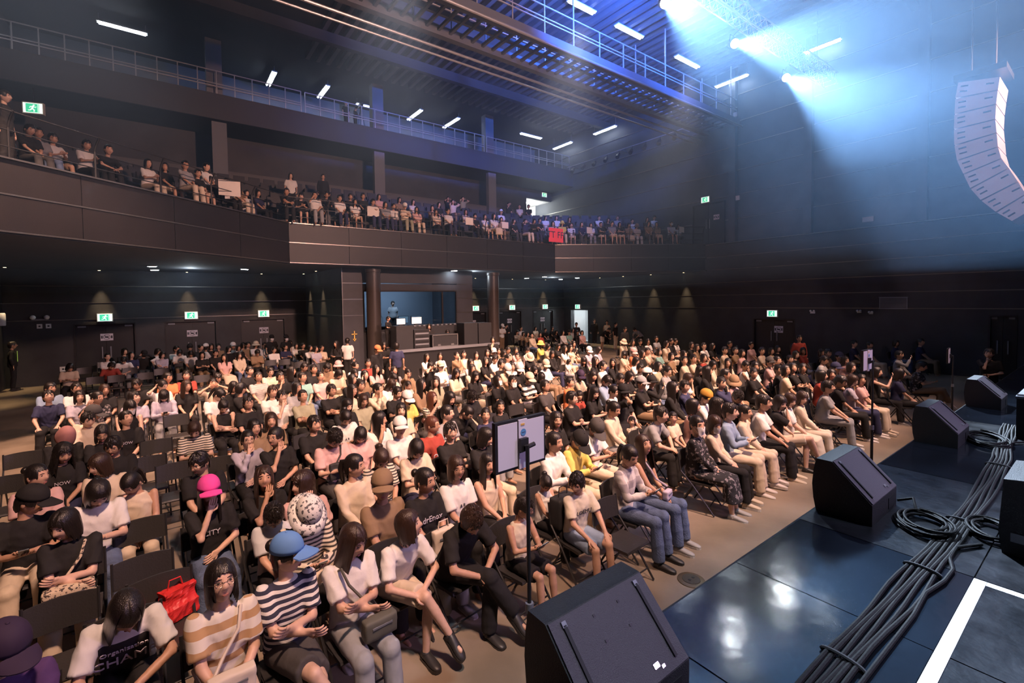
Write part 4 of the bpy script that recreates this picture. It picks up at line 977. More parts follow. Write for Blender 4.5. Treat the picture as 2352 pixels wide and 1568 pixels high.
mb_ = MB(); vs_ = []
for i in range(6):
    for j in range(13):
        u = -1 + j / 6; y = -.085 - (.112 * i / 5) * math.sqrt(max(0, 1 - (u * .93) ** 2)) - .02 * (1 - u * u); x = u * .086
        for dz in (0, .006): vs_.append((x, y, .040 + dz - .020 * u * u - .014 * (i / 5)))
fs_ = []
for i in range(5):
    for j in range(12):
        a, b, c, d = [2 * (q) for q in (i * 13 + j, i * 13 + j + 1, (i + 1) * 13 + j + 1, (i + 1) * 13 + j)]
        fs_ += [(a, b, c, d), (a + 1, d + 1, c + 1, b + 1)]
mb_.add(vs_, fs_); BRIM = smooth_all(mb_.mesh('brim', m_dark))
mb_ = MB(); dome(mb_, .098, .118, .030, .145)
n_ = 24; vs_ = []
for r_, z_ in ((1.0, .036), (1.28, .0), (1.48, -.018), (1.46, -.026), (1.26, -.008), (.97, .026)):
    for j in range(n_): u = 2 * PI * j / n_; vs_.append((.098 * r_ * math.cos(u), .004 + .118 * r_ * math.sin(u), z_ + .004 * math.sin(3 * u)))
mb_.add(vs_, [(i * n_ + j, ((i + 1) % 6) * n_ + j, ((i + 1) % 6) * n_ + (j + 1) % n_, i * n_ + (j + 1) % n_) for i in range(6) for j in range(n_)]); BUCKET = smooth_all(mb_.mesh('bucket_hat', m_dark))
mb_ = MB()
for s in (-1, 1):
    mb_.tube([(s * .033 + .021 * math.cos(t), -.102 + .004 * abs(math.cos(t)), .008 + .017 * math.sin(t)) for t in np.linspace(0, 2 * PI, 15)[:-1]], .0016, 5, closed=True)
    mb_.tube([(s * .054, -.098, .012), (s * .078, -.06, .012), (s * .083, .01, .006)], .0016, 4)
mb_.tube([(-.012, -.104, .012), (0, -.106, .014), (.012, -.104, .012)], .0016, 4); GLASSES = mb_.mesh('glasses', mat('glasses_metal', (.10, .08, .07), .3, .5))
mb_ = MB(); vs_ = []
for sh in (.016, .010):
    for i in range(9):
        for j in range(13):
            u = -1 + j / 6; v = i / 8; z = -.004 - .100 * v; x = u * (.060 - .016 * v)
            y = -.090 * math.sqrt(max(.1, 1 - (x / .078) ** 2)) * (1 - .10 * v) - sh - .016 * math.exp(-(u / .35) ** 2) * math.sin(PI * min(1, v * 1.1)); vs_.append((x, y, z))
o2 = 9 * 13; fs_ = []
for i in range(8):
    for j in range(12): a = i * 13 + j; fs_ += [(a, a + 13, a + 14, a + 1), (o2 + a, o2 + a + 1, o2 + a + 14, o2 + a + 13)]
mb_.add(vs_, fs_)
for s in (-1, 1):
    for z in (-.02, -.075): mb_.tube([(s * .055, -.075, z), (s * .076, -.02, -.02), (s * .080, .012, .0)], .0018, 4)
MASK = smooth_all(mb_.mesh('face_mask', mat('mask_white', (.82, .80, .80), .8)))
mb_ = MB(); mb_.tube([(.092 * math.cos(t), .0, .03 + .108 * math.sin(t)) for t in np.linspace(-.25, PI + .25, 18)], .009, 8)
for s in (-1, 1): mb_.ball((s * .092, 0, -.002), .022, .036, .042, 12, 8)
PHONES = smooth_all(mb_.mesh('headphones', mat('headphones_pink', (.80, .50, .52), .4)))
# hooded scarf
mb_ = MB(); dome(mb_, .106, .128, -.05, .150, 24, 9); HOOD = smooth_all(mb_.mesh('headscarf', m_dark))
def shoe_mesh(J, s, lod=0):
    """upper and sole of one shoe in body space"""
    A, T = J['leg', s][2], J['toe', s]; mb = MB(); d = T - A; h = unit(V(d[0], d[1], 0)); up = unit(np.cross(np.cross(h, d), d)); up = up if up[2] > 0 else -up
    fl = abs(d[2]) < .08; fw = h if fl else unit(d); up = V(0, 0, 1) if fl else unit(V(0, 0, 1) - fw * fw[2]); sd = np.cross(fw, up)
    heel = A - fw * .055 - up * .050 if fl else A - fw * .03 - up * .05
    if fl: heel[2] = .022
    L = .255; rings = []
    for t, w_, hh in ((.0, .026, .045), (.06, .036, .062), (.25, .040, .066), (.45, .042, .052), (.65, .047, .040), (.85, .044, .030), (.97, .028, .020), (1.0, .012, .012)):
        c = heel + fw * L * t + up * (hh * .5 + .010); rings.append((c, w_, hh * .5 + .006))
    n = 12; vs = []
    for c, w_, hh in rings:
        for j in range(n): q = 2 * PI * j / n; vs.append(c + sd * w_ * math.cos(q) + up * hh * math.sin(q))
    mb.add(vs, [(i * n + j, i * n + (j + 1) % n, (i + 1) * n + (j + 1) % n, (i + 1) * n + j) for i in range(len(rings) - 1) for j in range(n)] + [tuple(range(n - 1, -1, -1)), tuple(range((len(rings) - 1) * n, len(rings) * n))])
    mb.tube([A + up * .02, A - up * .03, heel + fw * .075 + up * .045], [.040, .043, .040], 12)
    me = smooth_all(mb.mesh('shoe', m_dark)); so = MB(); out = []
    for t, w_ in ((.0, .020), (.03, .032), (.25, .037), (.45, .038), (.65, .046), (.85, .044), (.97, .028), (1.0, .010)): out.append((t, w_))
    pts = [(t, w_) for t, w_ in out] + [(t, -w_) for t, w_ in out[::-1]]; m_ = len(pts); V0 = [heel + fw * L * t + sd * w_ * 1.08 + up * z for z in (-.012, .018) for t, w_ in pts]
    so.add(V0, [tuple(range(m_ - 1, -1, -1)), tuple(range(m_, 2 * m_))] + [(i, (i + 1) % m_, m_ + (i + 1) % m_, m_ + i) for i in range(m_)])
    return me, so.mesh('sole', m_dark)
SHOES = {}
def recolor(o, m):
    o.material_slots[0].link = 'OBJECT'; o.material_slots[0].material = m
COLS = {'K': ((.020, .019, .020), 'black'), 'W': ((.74, .72, .70), 'white'), 'C': ((.66, .55, .42), 'cream'), 'P': ((.66, .42, .40), 'pink'), 'G': ((.30, .30, .31), 'grey'), 'B': ((.27, .36, .50), 'light blue'), 'N': ((.035, .038, .085), 'navy'),
        'O': ((.74, .22, .09), 'orange'), 'R': ((.34, .06, .045), 'dark red'), 'Y': ((.74, .58, .16), 'yellow'), 'T': ((.27, .18, .11), 'brown'), 'V': ((.34, .33, .23), 'sage green'), 'L': ((.46, .43, .52), 'lavender'), 'E': ((.24, .44, .40), 'mint green'),
        'I': ((.72, .65, .52), 'ivory'), 'D': ((.07, .065, .065), 'charcoal'), 'H': ((.80, .08, .38), 'hot pink'), 'U': ((.10, .05, .16), 'purple'), 'M': ((.14, .30, .72), 'bright blue')}
QCOL = {'Q1': 'W', 'Q2': 'W', 'Q3': 'I', 'Q4': 'W', 'Q5': 'K', 'Q6': 'K', 'Q7': 'K', 'Q8': 'R', 'Q9': 'D'}
PATS = {'S1': ('stripe', (.030, .032, .06), (.72, .70, .68), 23, 'navy and white striped'), 'S2': ('stripe', (.70, .66, .60), (.46, .29, .15), 9.2, 'tan and white wide-striped'), 'S3': ('stripe', (.70, .62, .50), (.05, .045, .045), 30, 'cream and black thin-striped'), 'S4': ('stripe', (.72, .68, .62), (.02, .02, .02), 8.5, 'black and white broad-striped'),
        'S5': ('stripe', (.55, .50, .46), (.22, .20, .20), 42, 'fine grey striped'), 'PL': ('check', (.72, .68, .66), (.32, .29, .31), 5.5, 'white and grey plaid'), 'FL': ('blot', (.018, .017, .020), (.24, .21, .22), 22, 'dark floral'), 'CK': ('check', (.50, .52, .55), (.62, .63, .64), 90, 'pale blue checked'), 'RG': ('raglan', (.66, .65, .66), (.020, .019, .024), 1, 'white-sleeved black'), 'CM': ('blot', (.50, .42, .33), (.14, .13, .12), 26, 'camouflage')}
def cloth_mat(code):
    if code in PATS: k, a, b, s, nm = PATS[code]; return pattern_mat('cloth_' + nm, k, a, b, s), nm
    c = QCOL.get(code, code); col, nm = COLS[c]
    return mat('cloth_' + nm, col, .85, spec=.25, noise=(9, .06), bump=.12, bscale=26), nm
def hair_mat(name, c1, c2):
    m = mat(name, c1, .34, spec=.5); nt = m.node_tree; p = nt.nodes['Principled BSDF']
    tc = nt.nodes.new('ShaderNodeTexCoord'); mp = nt.nodes.new('ShaderNodeMapping'); mp.inputs['Scale'].default_value = (150, 150, 9)
    n = nt.nodes.new('ShaderNodeTexNoise'); n.inputs['Scale'].default_value = 1; n.inputs['Detail'].default_value = 3
    nt.links.new(tc.outputs['Object'], mp.inputs[0]); nt.links.new(mp.outputs[0], n.inputs['Vector'])
    mx = nt.nodes.new('ShaderNodeMix'); mx.data_type = 'RGBA'; mx.inputs[6].default_value = (*c1, 1); mx.inputs[7].default_value = (*c2, 1)
    nt.links.new(n.outputs['Fac'], mx.inputs[0]); nt.links.new(mx.outputs[2], p.inputs['Base Color'])
    b = nt.nodes.new('ShaderNodeBump'); b.inputs['Strength'].default_value = .7; b.inputs['Distance'].default_value = .006
    nt.links.new(n.outputs['Fac'], b.inputs['Height']); nt.links.new(b.outputs[0], p.inputs['Normal']); return m
HAIRM = {'': hair_mat('hair_black', (.004, .0035, .0035), (.024, .018, .016)), 'n': hair_mat('hair_brown', (.014, .008, .006), (.055, .030, .020)), 'r': hair_mat('hair_red_brown', (.04, .014, .008), (.13, .045, .025))}

# ================================================================ audience: x y zhead floor hair top pose facing headturn headpitch flags
PEOPLE = """
-0.79 3.86 1.23 0.00 s^U Ut lap 3 29 -18
-0.26 4.06 1.13 0.00 L RGt fwd 3 11 -42
0.27 3.82 1.25 0.00 b S2t lap 4 4 14 g bag2 jC
0.72 3.90 1.25 0.00 u^B S1t cro 4 45 0 hD X
1.20 3.83 1.23 0.00 ln Wt cro 5 22 -18 jG bag5
1.73 3.91 1.17 0.00 bn Wt fwd 6 45 14 hC X sockW
2.28 3.71 1.13 0.00 sn Kt fwd 8 -14 -42 jK X
2.91 3.71 1.07 0.00 s In pho 9 23 -18 g k hK
3.62 4.18 1.00 0.00 u Q2n lap 10 -31 -42 k jK
3.69 3.72 1.13 0.00 s Q3t thi -2 -58 -18 k hB
4.63 3.74 1.23 0.00 p PLl pho 12 -18 -18 jB
5.10 3.89 1.24 0.00 ln Kn lap 13 -26 14 jB
6.45 3.92 1.27 0.00 u FLl lap 16 -35 0 m wF
6.93 3.91 1.21 0.00 bn Cl lap 17 -47 -18 m jK
7.59 4.01 1.28 0.00 s Bl pho 18 -10 0 jC
8.06 4.00 1.20 0.00 u Cl lap 18 -10 0 jC
8.65 3.95 1.29 0.00 s Q4t thi 18 -8 0 jK
9.09 3.86 1.24 0.00 b Kt chi 18 -40 -18 X hC
9.54 3.87 1.22 0.00 bn Wt lap 18 -46 -18 wC
10.05 3.86 1.20 0.00 bn Cl lap 18 -57 -18 jC
11.43 3.88 1.24 0.00 s Gt thi 18 -11 0 jG
12.25 3.91 1.26 0.00 s Kt lap 18 -20 -18 jK
12.73 3.83 1.24 0.00 bn Lt lap 18 -41 -18 jN
13.22 3.79 1.21 0.00 b Pt lap 4 -58 0 jC
14.50 3.85 1.25 0.00 b Kn rai 13 -29 0 jK
14.66 3.42 1.24 0.00 b Nt lap 13 -10 0 jK
16.76 3.43 1.23 0.00 s FLt pho 7 -5 -18 X jT
-1.12 6.67 1.23 0.00 s^K Kt pho 7 58 -18
-0.77 5.77 1.23 0.00 b Kt cro 3 -37 -18 bag1
-1.22 7.59 1.24 0.00 u Pt lap 3 51 0
-1.12 8.57 1.23 0.00 c Q5t lap 3 19 -18
-0.68 7.67 1.23 0.00 bn Ct lap 3 -53 -18
-0.60 6.47 1.25 0.00 b Wt pho 3 12 -42
-0.35 6.87 1.16 0.00 p Cn lap 3 -35 -42
0.31 6.94 1.23 0.00 s Kt lap 4 -46 -18 g
0.33 5.74 1.25 0.00 l^H Q6t chi 4 -2 0
0.85 5.78 1.25 0.00 ln Kt chi 5 -8 14
1.15 5.33 1.25 0.00 cn Pt chi -4 -58 0
0.81 4.99 1.14 0.00 s CKt lap 5 -19 -42 g
1.03 4.58 1.27 0.00 b@W S3l pho 5 2 -42
1.77 5.51 1.26 0.00 p Cl lap 7 38 0
1.78 4.66 1.28 0.00 s^T Tp lap 7 -23 0 g
2.18 5.73 1.20 0.00 un S3t lap 7 -8 -42
2.69 5.77 1.21 0.00 b Ct pho 8 -21 -42
2.23 4.58 1.25 0.00 u Q7t lap 7 22 0
2.68 4.68 1.26 0.00 bn Q2t lap 8 -13 0 g
3.13 4.70 1.20 0.00 l Cn lap 9 -13 0
1.94 6.90 1.24 0.00 s Pp pho 7 2 -42 g
2.37 7.06 1.17 0.00 b Pt lap 8 -21 -42
2.48 8.13 1.21 0.00 u Q2t pho 8 -10 -42
2.91 6.82 1.25 0.00 s^W Wp lap 9 -20 0 g
3.35 6.59 1.25 0.00 ur Q8t lap 10 28 0 g
3.39 6.08 1.25 0.00 s Kp cro 10 -14 0 g
3.68 5.57 1.23 0.00 b Kt lap 10 16 -18
4.24 4.71 1.25 0.00 u Wl pho 11 7 0
4.70 4.69 1.19 0.00 s^K Yl pho 12 -17 -42
5.32 4.94 1.21 0.00 s^D Q2t pho 14 -31 -42
5.06 5.57 1.25 0.00 b Kt lap 13 -33 0 g
6.43 6.61 1.25 0.00 s Kt cro 16 0 0
7.27 7.23 1.09 0.00 B Rt lap 18 -58 0 k
7.98 8.28 1.17 0.00 s Ot lap 18 -2 0 K
7.22 6.75 1.23 0.00 l Kt pho 17 -36 -18
6.89 7.94 1.25 0.00 s Q9t lap 17 2 14 g
6.35 5.47 1.25 0.00 u Cl lap 16 -10 -18
6.81 5.44 0.96 0.00 s CMl lap 2 -58 0 kk phones
6.77 4.79 1.21 0.00 s Gp fwd 17 -9 0
7.24 4.87 1.07 0.00 p Ct lap 7 -58 0 k
7.69 4.76 1.23 0.00 b Pl lap 18 12 0
8.60 5.04 1.23 0.00 s^Y Wt lap 18 -18 -18
8.08 4.52 1.23 0.00 c Kl lap 18 -9 0
9.28 5.94 1.23 0.00 s Nl cro 18 -33 0 g
8.79 5.92 1.26 0.00 l Kl lap 18 -6 0
8.74 6.71 1.26 0.00 s^G Q6t cro 18 -25 0 g
9.22 6.78 1.23 0.00 s^K Kl rai 18 -30 0
7.55 6.25 1.28 0.00 l^K Kt ear 18 -46 0
7.78 6.70 1.20 0.00 u Wt lap 18 -12 -18
10.25 6.48 1.23 0.00 bn Wt chi 18 -26 -18
10.17 5.58 1.25 0.00 s Nl chi 18 -34 0
10.66 5.54 1.23 0.00 b@T Pt lap 7 -58 -18
9.18 4.69 1.21 0.00 s Kt lap 18 -51 -42
12.16 5.80 1.24 0.00 s Kt thi 9 -58 0
13.31 5.69 1.23 0.00 s Kp cro 17 -44 0
12.96 5.37 1.28 0.00 b Ct lap 18 -45 14
13.71 5.49 1.26 0.00 b Kt cro 12 -58 14
14.16 5.41 1.22 0.00 b Kt lap 4 -58 0
12.91 4.53 1.25 0.00 b Rl lap 18 -4 0
13.39 4.47 1.24 0.00 b Kt lap 6 -58 0
1.40 8.63 1.24 0.00 bn Tt lap 6 -10 0
1.25 7.40 1.27 0.00 p Kt chi 6 -50 0 g
1.90 7.87 1.25 0.00 s Kp lap 7 8 0
2.30 10.40 1.25 0.00 u Vt cro 8 2 14
1.96 10.72 1.24 0.00 s Wp chi 7 5 0
2.96 10.68 1.25 0.00 s Kt cro 9 8 0 g
2.77 8.99 1.23 0.00 l Kt lap 9 12 -18
3.18 9.25 1.23 0.00 bn Vt lap 9 -10 -18 g
3.32 10.37 1.25 0.00 l Ct lap 10 18 0 g
3.67 10.83 1.25 0.00 s Kt lap 10 6 0
3.82 10.13 1.25 0.00 u Cl chi 11 24 0
2.43 11.55 1.25 0.00 b Gt lap 8 15 0
1.90 11.40 1.25 0.00 sn Wt lap 7 4 0
2.82 7.45 1.25 0.00 l Wt chi 9 39 0
3.38 7.85 1.25 0.00 l Ct lap 10 -28 0
3.95 8.87 1.23 0.00 s^W Yt ear 11 -5 -18
4.03 9.55 1.23 0.00 u Kt pho 11 4 -18
4.36 8.57 1.22 0.00 lr S3t rai 12 16 0
4.53 8.13 1.26 0.00 l Kl lap 12 -1 -18
3.92 7.14 1.25 0.00 p Gt lap 11 28 0
4.47 7.36 1.13 0.00 z Kl fwd 12 17 -42
5.10 8.20 1.21 0.00 s Kt lap 13 -25 -42
4.55 6.87 1.17 0.00 p Nt lap 12 -41 0 K
5.13 7.23 1.17 0.00 p Kt lap 13 -39 0 K
5.27 10.12 1.25 0.00 l Vt lap 14 -35 0
4.81 9.99 1.25 0.00 l Tl lap 13 24 0 g
4.94 11.01 1.08 0.00 p Pt lap 13 -7 -18 k
4.37 10.70 1.21 0.00 ln Wt lap 12 6 -42
4.77 11.52 1.21 0.00 u Ct lap 13 -5 -42
6.55 9.33 1.23 0.00 b Q6t lap 16 4 14 m
6.67 8.88 1.26 0.00 s Kt lap 16 -25 0 m g
7.33 9.06 1.23 0.00 s^C S4t pho 18 -17 -18
8.09 10.43 1.26 0.00 s^W Kt lap 18 -41 -18
7.80 9.15 1.20 0.00 b Kt lap 18 -33 -42
9.34 10.72 1.23 0.00 s^C Wl pho 18 -44 -18
6.63 12.41 1.26 0.00 s^C Wl cro 16 -19 0 g
6.39 11.08 1.23 0.00 l Cl pho 16 -26 -18
6.51 10.29 1.23 0.00 l Kl pho 16 -18 -18
6.52 12.85 1.22 0.00 s Kt hed 16 -18 -18
7.71 12.45 1.25 0.00 l Wt lap 18 -20 0
7.09 11.38 1.25 0.00 l Cl lap 17 -24 0
8.35 12.57 1.25 0.00 l Kt lap 18 -27 0
8.84 12.73 1.25 0.00 s Wt lap 18 -33 -18
5.37 11.95 1.23 0.00 u Tl ear 14 -13 -18
5.21 12.52 1.25 0.00 l Gt lap 13 -16 14
4.94 13.21 1.25 0.00 l Pt lap 13 -3 0
5.25 14.72 1.25 0.00 s Rt lap 14 -28 0
8.90 14.83 1.24 0.00 s Wn lap 18 -39 0
7.41 14.89 1.25 0.00 l Wt lap 18 -19 0
7.89 14.79 1.25 0.00 b Wt lap 18 -31 0
8.44 14.57 1.25 0.00 u Tl chi 18 -18 0
8.99 14.11 1.25 0.00 b Cl lap 18 -35 0
9.66 14.41 1.26 0.00 b Kl lap 18 -32 0
10.10 14.61 1.24 0.00 s^W Wt lap 18 -33 0
5.13 21.54 1.25 0.00 b Wl cro 13 8 0
5.53 21.23 1.24 0.00 s Cl cro 14 -7 0
5.20 20.88 1.25 0.00 b Lt lap 13 -7 0
5.11 22.76 1.26 0.00 s Kt lap 13 -6 0
4.94 23.27 1.23 0.00 b Wt lap 13 -15 0
4.40 22.87 1.24 0.00 s Nt pho 12 -8 0
4.99 24.90 1.25 0.00 b Wt lap 13 -9 0
3.78 22.01 1.23 0.00 u Wl lap 11 0 -18
3.80 24.53 1.25 0.00 u Wl lap 11 6 0
3.47 24.65 1.34 0.00 b@C Wt lap 10 2 0
3.17 24.86 1.29 0.00 s Tt lap 9 -7 0
3.06 21.45 1.21 0.00 s Tl pho 9 -7 -42
3.45 15.29 1.23 0.00 s Kt lap 10 17 -18
3.51 14.40 1.25 0.00 s Kt lap 10 1 14
3.97 14.73 1.23 0.00 s Tt lap 11 -6 -42
4.39 15.00 1.23 0.00 b@P Cl lap 12 -18 0
3.90 13.30 1.21 0.00 b Cl pho 11 -2 -42
3.35 13.06 1.23 0.00 u Pt lap 10 6 14
2.88 13.00 1.26 0.00 s Et lap 9 19 14
2.92 14.47 1.25 0.00 c Kt lap 9 35 0
2.46 13.57 1.25 0.00 s Kt chi 8 -6 0
2.46 15.00 1.23 0.00 u Ct lap 8 3 -18
2.00 13.97 1.25 0.00 s S5t lap 7 5 14 g
1.99 15.43 1.25 0.00 s Kt lap 7 11 0
4.69 14.29 1.25 0.00 u Wt lap 12 29 0
4.23 12.97 1.23 0.00 b Kt lap 11 10 -18
4.29 12.31 1.25 0.00 l Tt ear 12 4 14
3.80 11.84 1.25 0.00 l Kt lap 11 22 0
0.06 15.56 1.25 0.00 s Ot lap 3 32 0 g
-0.05 14.24 1.23 0.00 p Wt ear 3 32 -18
-0.03 12.82 1.20 0.00 L Ll pho 3 2 -42
0.41 13.60 1.25 0.00 cn Kp lap 4 14 0
0.48 15.77 1.24 0.00 s Rt lap 4 4 0
0.94 13.53 1.25 0.00 s Ct hed 5 -4 14
1.12 14.66 1.23 0.00 s Kt lap 5 20 -18
0.95 12.01 1.21 0.00 p Wt lap 5 51 -42
0.90 10.62 1.21 0.00 p Kn cro 5 0 -42
1.30 10.42 1.25 0.00 s Kt lap 6 2 0 g
1.40 12.33 1.25 0.00 s Kt lap 56 58 0
1.30 12.81 1.23 0.00 b Kl lap 6 19 -18
-0.57 14.94 1.23 0.00 s Kt lap 3 -11 -18
-0.53 12.64 1.24 0.00 s Lt lap 3 39 14
-0.56 11.67 1.23 0.00 L Kn lap 3 22 -18 m
-1.02 23.61 1.25 0.00 b Nt lap 3 29 14
-0.64 24.00 1.23 0.00 s^K Kl hed 3 19 -18
-0.21 24.92 1.23 0.00 b Wt lap 3 37 -18
-0.05 23.03 1.23 0.00 b Ll cro 3 12 -18
0.44 24.73 1.37 0.00 s Wt lap 4 35 0
0.53 23.87 1.21 0.00 b Wt pho 4 10 -42
0.87 22.84 1.21 0.00 b Wt lap 5 3 -42
0.94 25.21 1.40 0.00 s^K Kt lap 5 3 0
1.19 21.77 1.24 0.00 b Kp pho 5 -9 0
1.32 24.76 1.38 0.00 u Kl lap 6 16 0
1.51 24.82 1.30 0.00 s^W Wt lap 99 58 0
1.66 22.08 1.25 0.00 s Kt lap 6 29 0
1.77 20.03 1.25 0.00 l Pt lap 7 -17 0 X wC
2.34 20.75 1.23 0.00 l Cl lap 8 -9 -18
2.26 23.59 1.25 0.00 b Kl lap 8 12 0
2.54 24.66 1.38 0.00 s^W Wt lap 8 6 0
2.68 23.95 1.25 0.00 b Kt lap 8 10 0
3.01 25.14 1.26 0.00 b Wt lap 9 14 0
2.03 25.33 1.25 0.00 s Tt lap 7 8 0
1.72 24.99 1.30 0.00 b Kt lap 6 10 0
-2.47 20.81 1.21 0.00 b Ct pho 3 14 -42
-1.73 23.50 1.25 0.00 p Wt lap 3 21 14
-1.46 21.10 1.13 0.00 s Rl fwd 3 16 -42
-1.23 22.96 1.13 0.00 s Wt fwd 3 -5 -42
-1.30 25.08 1.36 0.00 b Kl lap 3 15 0
-2.20 15.51 1.25 0.00 s Bt lap 3 35 0
-2.04 14.15 1.24 0.00 s Nt thi 3 17 14 g
-1.69 15.07 1.25 0.00 s Wt lap 3 23 0
-1.49 13.64 1.24 0.00 b Lt lap 3 11 0
-1.16 13.18 1.25 0.00 u FLt rai 3 44 0 g
-1.13 14.30 1.25 0.00 bn Kt rai 3 12 0
-1.09 10.86 1.23 0.00 s Cp lap 3 18 -18
-1.08 11.39 1.23 0.00 s^D Ct lap 7 58 -18
-1.24 9.78 1.21 0.00 h Kl lap 3 24 -42
-0.56 10.40 1.25 0.00 p Q5t lap 3 30 14
-0.80 9.52 1.23 0.00 b Kt lap 3 2 -18 g
-0.61 8.55 1.23 0.00 s Kt lap 3 -14 -18 g
0.35 9.01 1.20 0.00 pn S3t pho 4 -11 -42
0.94 7.73 1.22 0.00 p Ll chi 5 0 0 g
1.10 8.27 1.25 0.00 b Tl lap 5 9 0
11.03 9.53 1.25 0.00 l Kl lap 11 -58 0
13.21 10.88 1.21 0.00 l Ct lap 17 -58 -42
13.95 11.05 1.23 0.00 s^P Ot lap 15 -47 -18 m
14.35 10.72 1.25 0.00 s Ct cro 14 -32 0
13.53 10.34 1.25 0.00 b Kt lap 16 -29 0
14.41 10.26 1.25 0.00 b Et lap 14 -48 0
17.25 11.92 1.25 0.00 b Ct lap 5 -21 0
18.28 12.38 1.26 0.00 s Kl lap 2 -28 0
18.76 12.48 1.23 0.00 s Wt lap 1 -17 0
19.17 13.81 1.25 0.00 s Gt lap 0 -34 0
17.85 13.31 1.23 0.00 b Wt lap 3 -47 0
16.87 13.39 1.25 0.00 b Gt lap 6 -48 0
17.32 13.34 1.25 0.00 s Kl lap 5 -32 -18
16.79 13.85 1.23 0.00 b@C Ct lap 7 -17 -18
13.61 9.22 1.25 0.00 b Tt lap 16 -42 0
13.04 8.36 1.25 0.00 u Ct lap 18 -55 0
13.58 8.39 1.25 0.00 s Ct lap 16 -35 0
11.73 7.06 1.21 0.00 l Kl lap 18 -37 -18
12.85 7.32 1.23 0.00 b Cl lap 18 -43 -18
13.53 7.22 1.25 0.00 l Ct lap 1 -58 0
10.82 8.34 1.23 0.00 s S4t lap 18 -40 -18 g
10.01 7.49 1.25 0.00 z^W Wt lap 18 39 0
10.92 7.52 1.23 0.00 u Gt pho 18 -28 -18
9.48 7.65 1.22 0.00 b Kt pho 18 -24 -18
9.03 7.57 1.22 0.00 s Kt lap 18 -18 -18
11.94 9.37 1.23 0.00 b Wt lap 18 -20 -18
11.33 8.11 1.25 0.00 b Vt lap 18 -12 0
17.65 10.98 1.24 0.00 b Kt lap 4 -47 0
16.85 10.25 1.25 0.00 l Tt lap 6 -35 0
17.40 10.28 1.26 0.00 s Wt lap 5 -34 14
17.85 10.17 1.23 0.00 l Kt lap 3 -24 0
18.90 10.00 1.25 0.00 s Kt lap 0 -42 0
16.48 8.91 1.26 0.00 s Ct lap 8 -49 0
16.96 8.76 1.23 0.00 s Tt lap 6 -39 0
14.44 9.29 1.25 0.00 b Kt lap 14 -26 0
14.10 8.34 1.24 0.00 b Rt lap 15 -34 0
11.45 6.68 1.27 0.00 l Kl lap 18 2 0
11.41 6.15 1.25 0.00 s Kt lap 18 10 0
19.31 9.32 1.24 0.00 s Pt lap 0 -44 0
17.26 7.95 1.26 0.00 s Ct lap 5 -40 0
17.71 7.82 1.23 0.00 b Ct lap 4 -40 0
18.51 7.94 1.24 0.00 b Kt lap 1 -48 0
19.55 7.83 1.24 0.00 b Kt lap 0 -28 0
18.38 7.03 1.24 0.00 b Rt lap 2 -51 0
18.46 6.47 1.22 0.00 b Kt lap 2 -37 0
18.02 6.12 1.27 0.00 s Tt lap 3 -39 0
16.26 6.60 1.17 0.00 s Kl fwd 8 -36 0
16.31 5.64 1.23 0.00 s Wt pho 8 -24 -18
17.31 5.57 1.25 0.00 s^N Nt lap 5 -37 0
16.49 5.15 1.25 0.00 b Pt ear 8 -40 0
13.23 6.27 1.26 0.00 b Wt lap 17 -52 0
13.53 6.69 1.22 0.00 s Wn lap 16 -40 -18
14.50 6.45 1.25 0.00 s^D Pt lap 13 -40 0
15.06 6.48 1.25 0.00 z Ct lap 12 -19 0
14.53 4.75 1.25 0.00 s^N Nt lap 13 -35 0
15.00 4.54 1.25 0.00 b Tt lap 12 -45 0
16.22 8.14 1.25 0.00 b Pt lap 8 -42 0
16.97 6.71 1.25 0.00 b Kt lap 6 -45 0
22.44 6.70 1.25 0.00 s Nt lap 0 -23 0
22.24 6.13 1.25 0.00 s Nt lap 0 -20 0
23.96 5.72 1.24 0.00 b Nl lap 0 -37 0
19.29 4.51 1.25 0.00 s Gl rai 0 -17 0
24.50 5.05 1.29 0.00 s Nt lap 0 -18 0
17.52 22.77 1.23 0.00 s S3t lap 4 -12 -18
19.55 24.96 1.35 0.00 s Wt lap 0 -28 0
16.90 21.38 1.23 0.00 b Tl lap 6 -20 0
16.76 20.80 1.26 0.00 b Tt lap 7 -16 0
16.45 20.03 1.25 0.00 u Cl lap 8 -37 0
17.20 20.19 1.25 0.00 b Rl lap 5 -41 0
20.35 23.36 1.23 0.00 s Kt lap 0 -21 -18
20.71 24.82 1.25 0.00 b Ct lap 0 -20 0
21.48 23.92 1.25 0.00 b Kt lap 0 -22 0
19.40 21.25 1.23 0.00 l Kt lap 0 -22 -18
19.03 20.26 1.25 0.00 b Wl lap 0 -13 0
19.53 20.26 1.25 0.00 s^K Et lap 0 -29 0
20.00 20.00 1.23 0.00 s Kt lap 0 -30 -18
19.78 19.43 1.25 0.00 b Pt lap 0 -36 0
21.10 21.53 1.25 0.00 b Wt lap 0 -24 0
13.44 15.76 1.25 0.00 l@Y Yl lap 17 3 0
12.98 14.74 1.23 0.00 b Vt lap 18 -19 -18
13.42 14.57 1.23 0.00 l Kt lap 17 -39 -18
12.76 13.49 1.25 0.00 l Wt lap 18 -21 0
13.24 13.65 1.24 0.00 b Ct rai 17 -31 0
14.47 14.72 1.25 0.00 b Kt lap 14 -38 0
13.06 12.46 1.24 0.00 s^W Lt lap 18 -39 -18
13.52 12.39 1.23 0.00 b Lt lap 16 -4 -18
10.96 14.34 1.25 0.00 b Pt lap 18 -45 0
9.84 12.78 1.25 0.00 p Pt lap 10 -58 0
11.39 14.15 1.23 0.00 s Wt lap 18 -32 -18
10.33 12.71 1.21 0.00 s@C Kt lap 18 -37 -42
11.30 12.62 1.23 0.00 b Kl lap 18 -30 -18
10.50 14.87 1.23 0.00 b Tt lap 18 -33 0
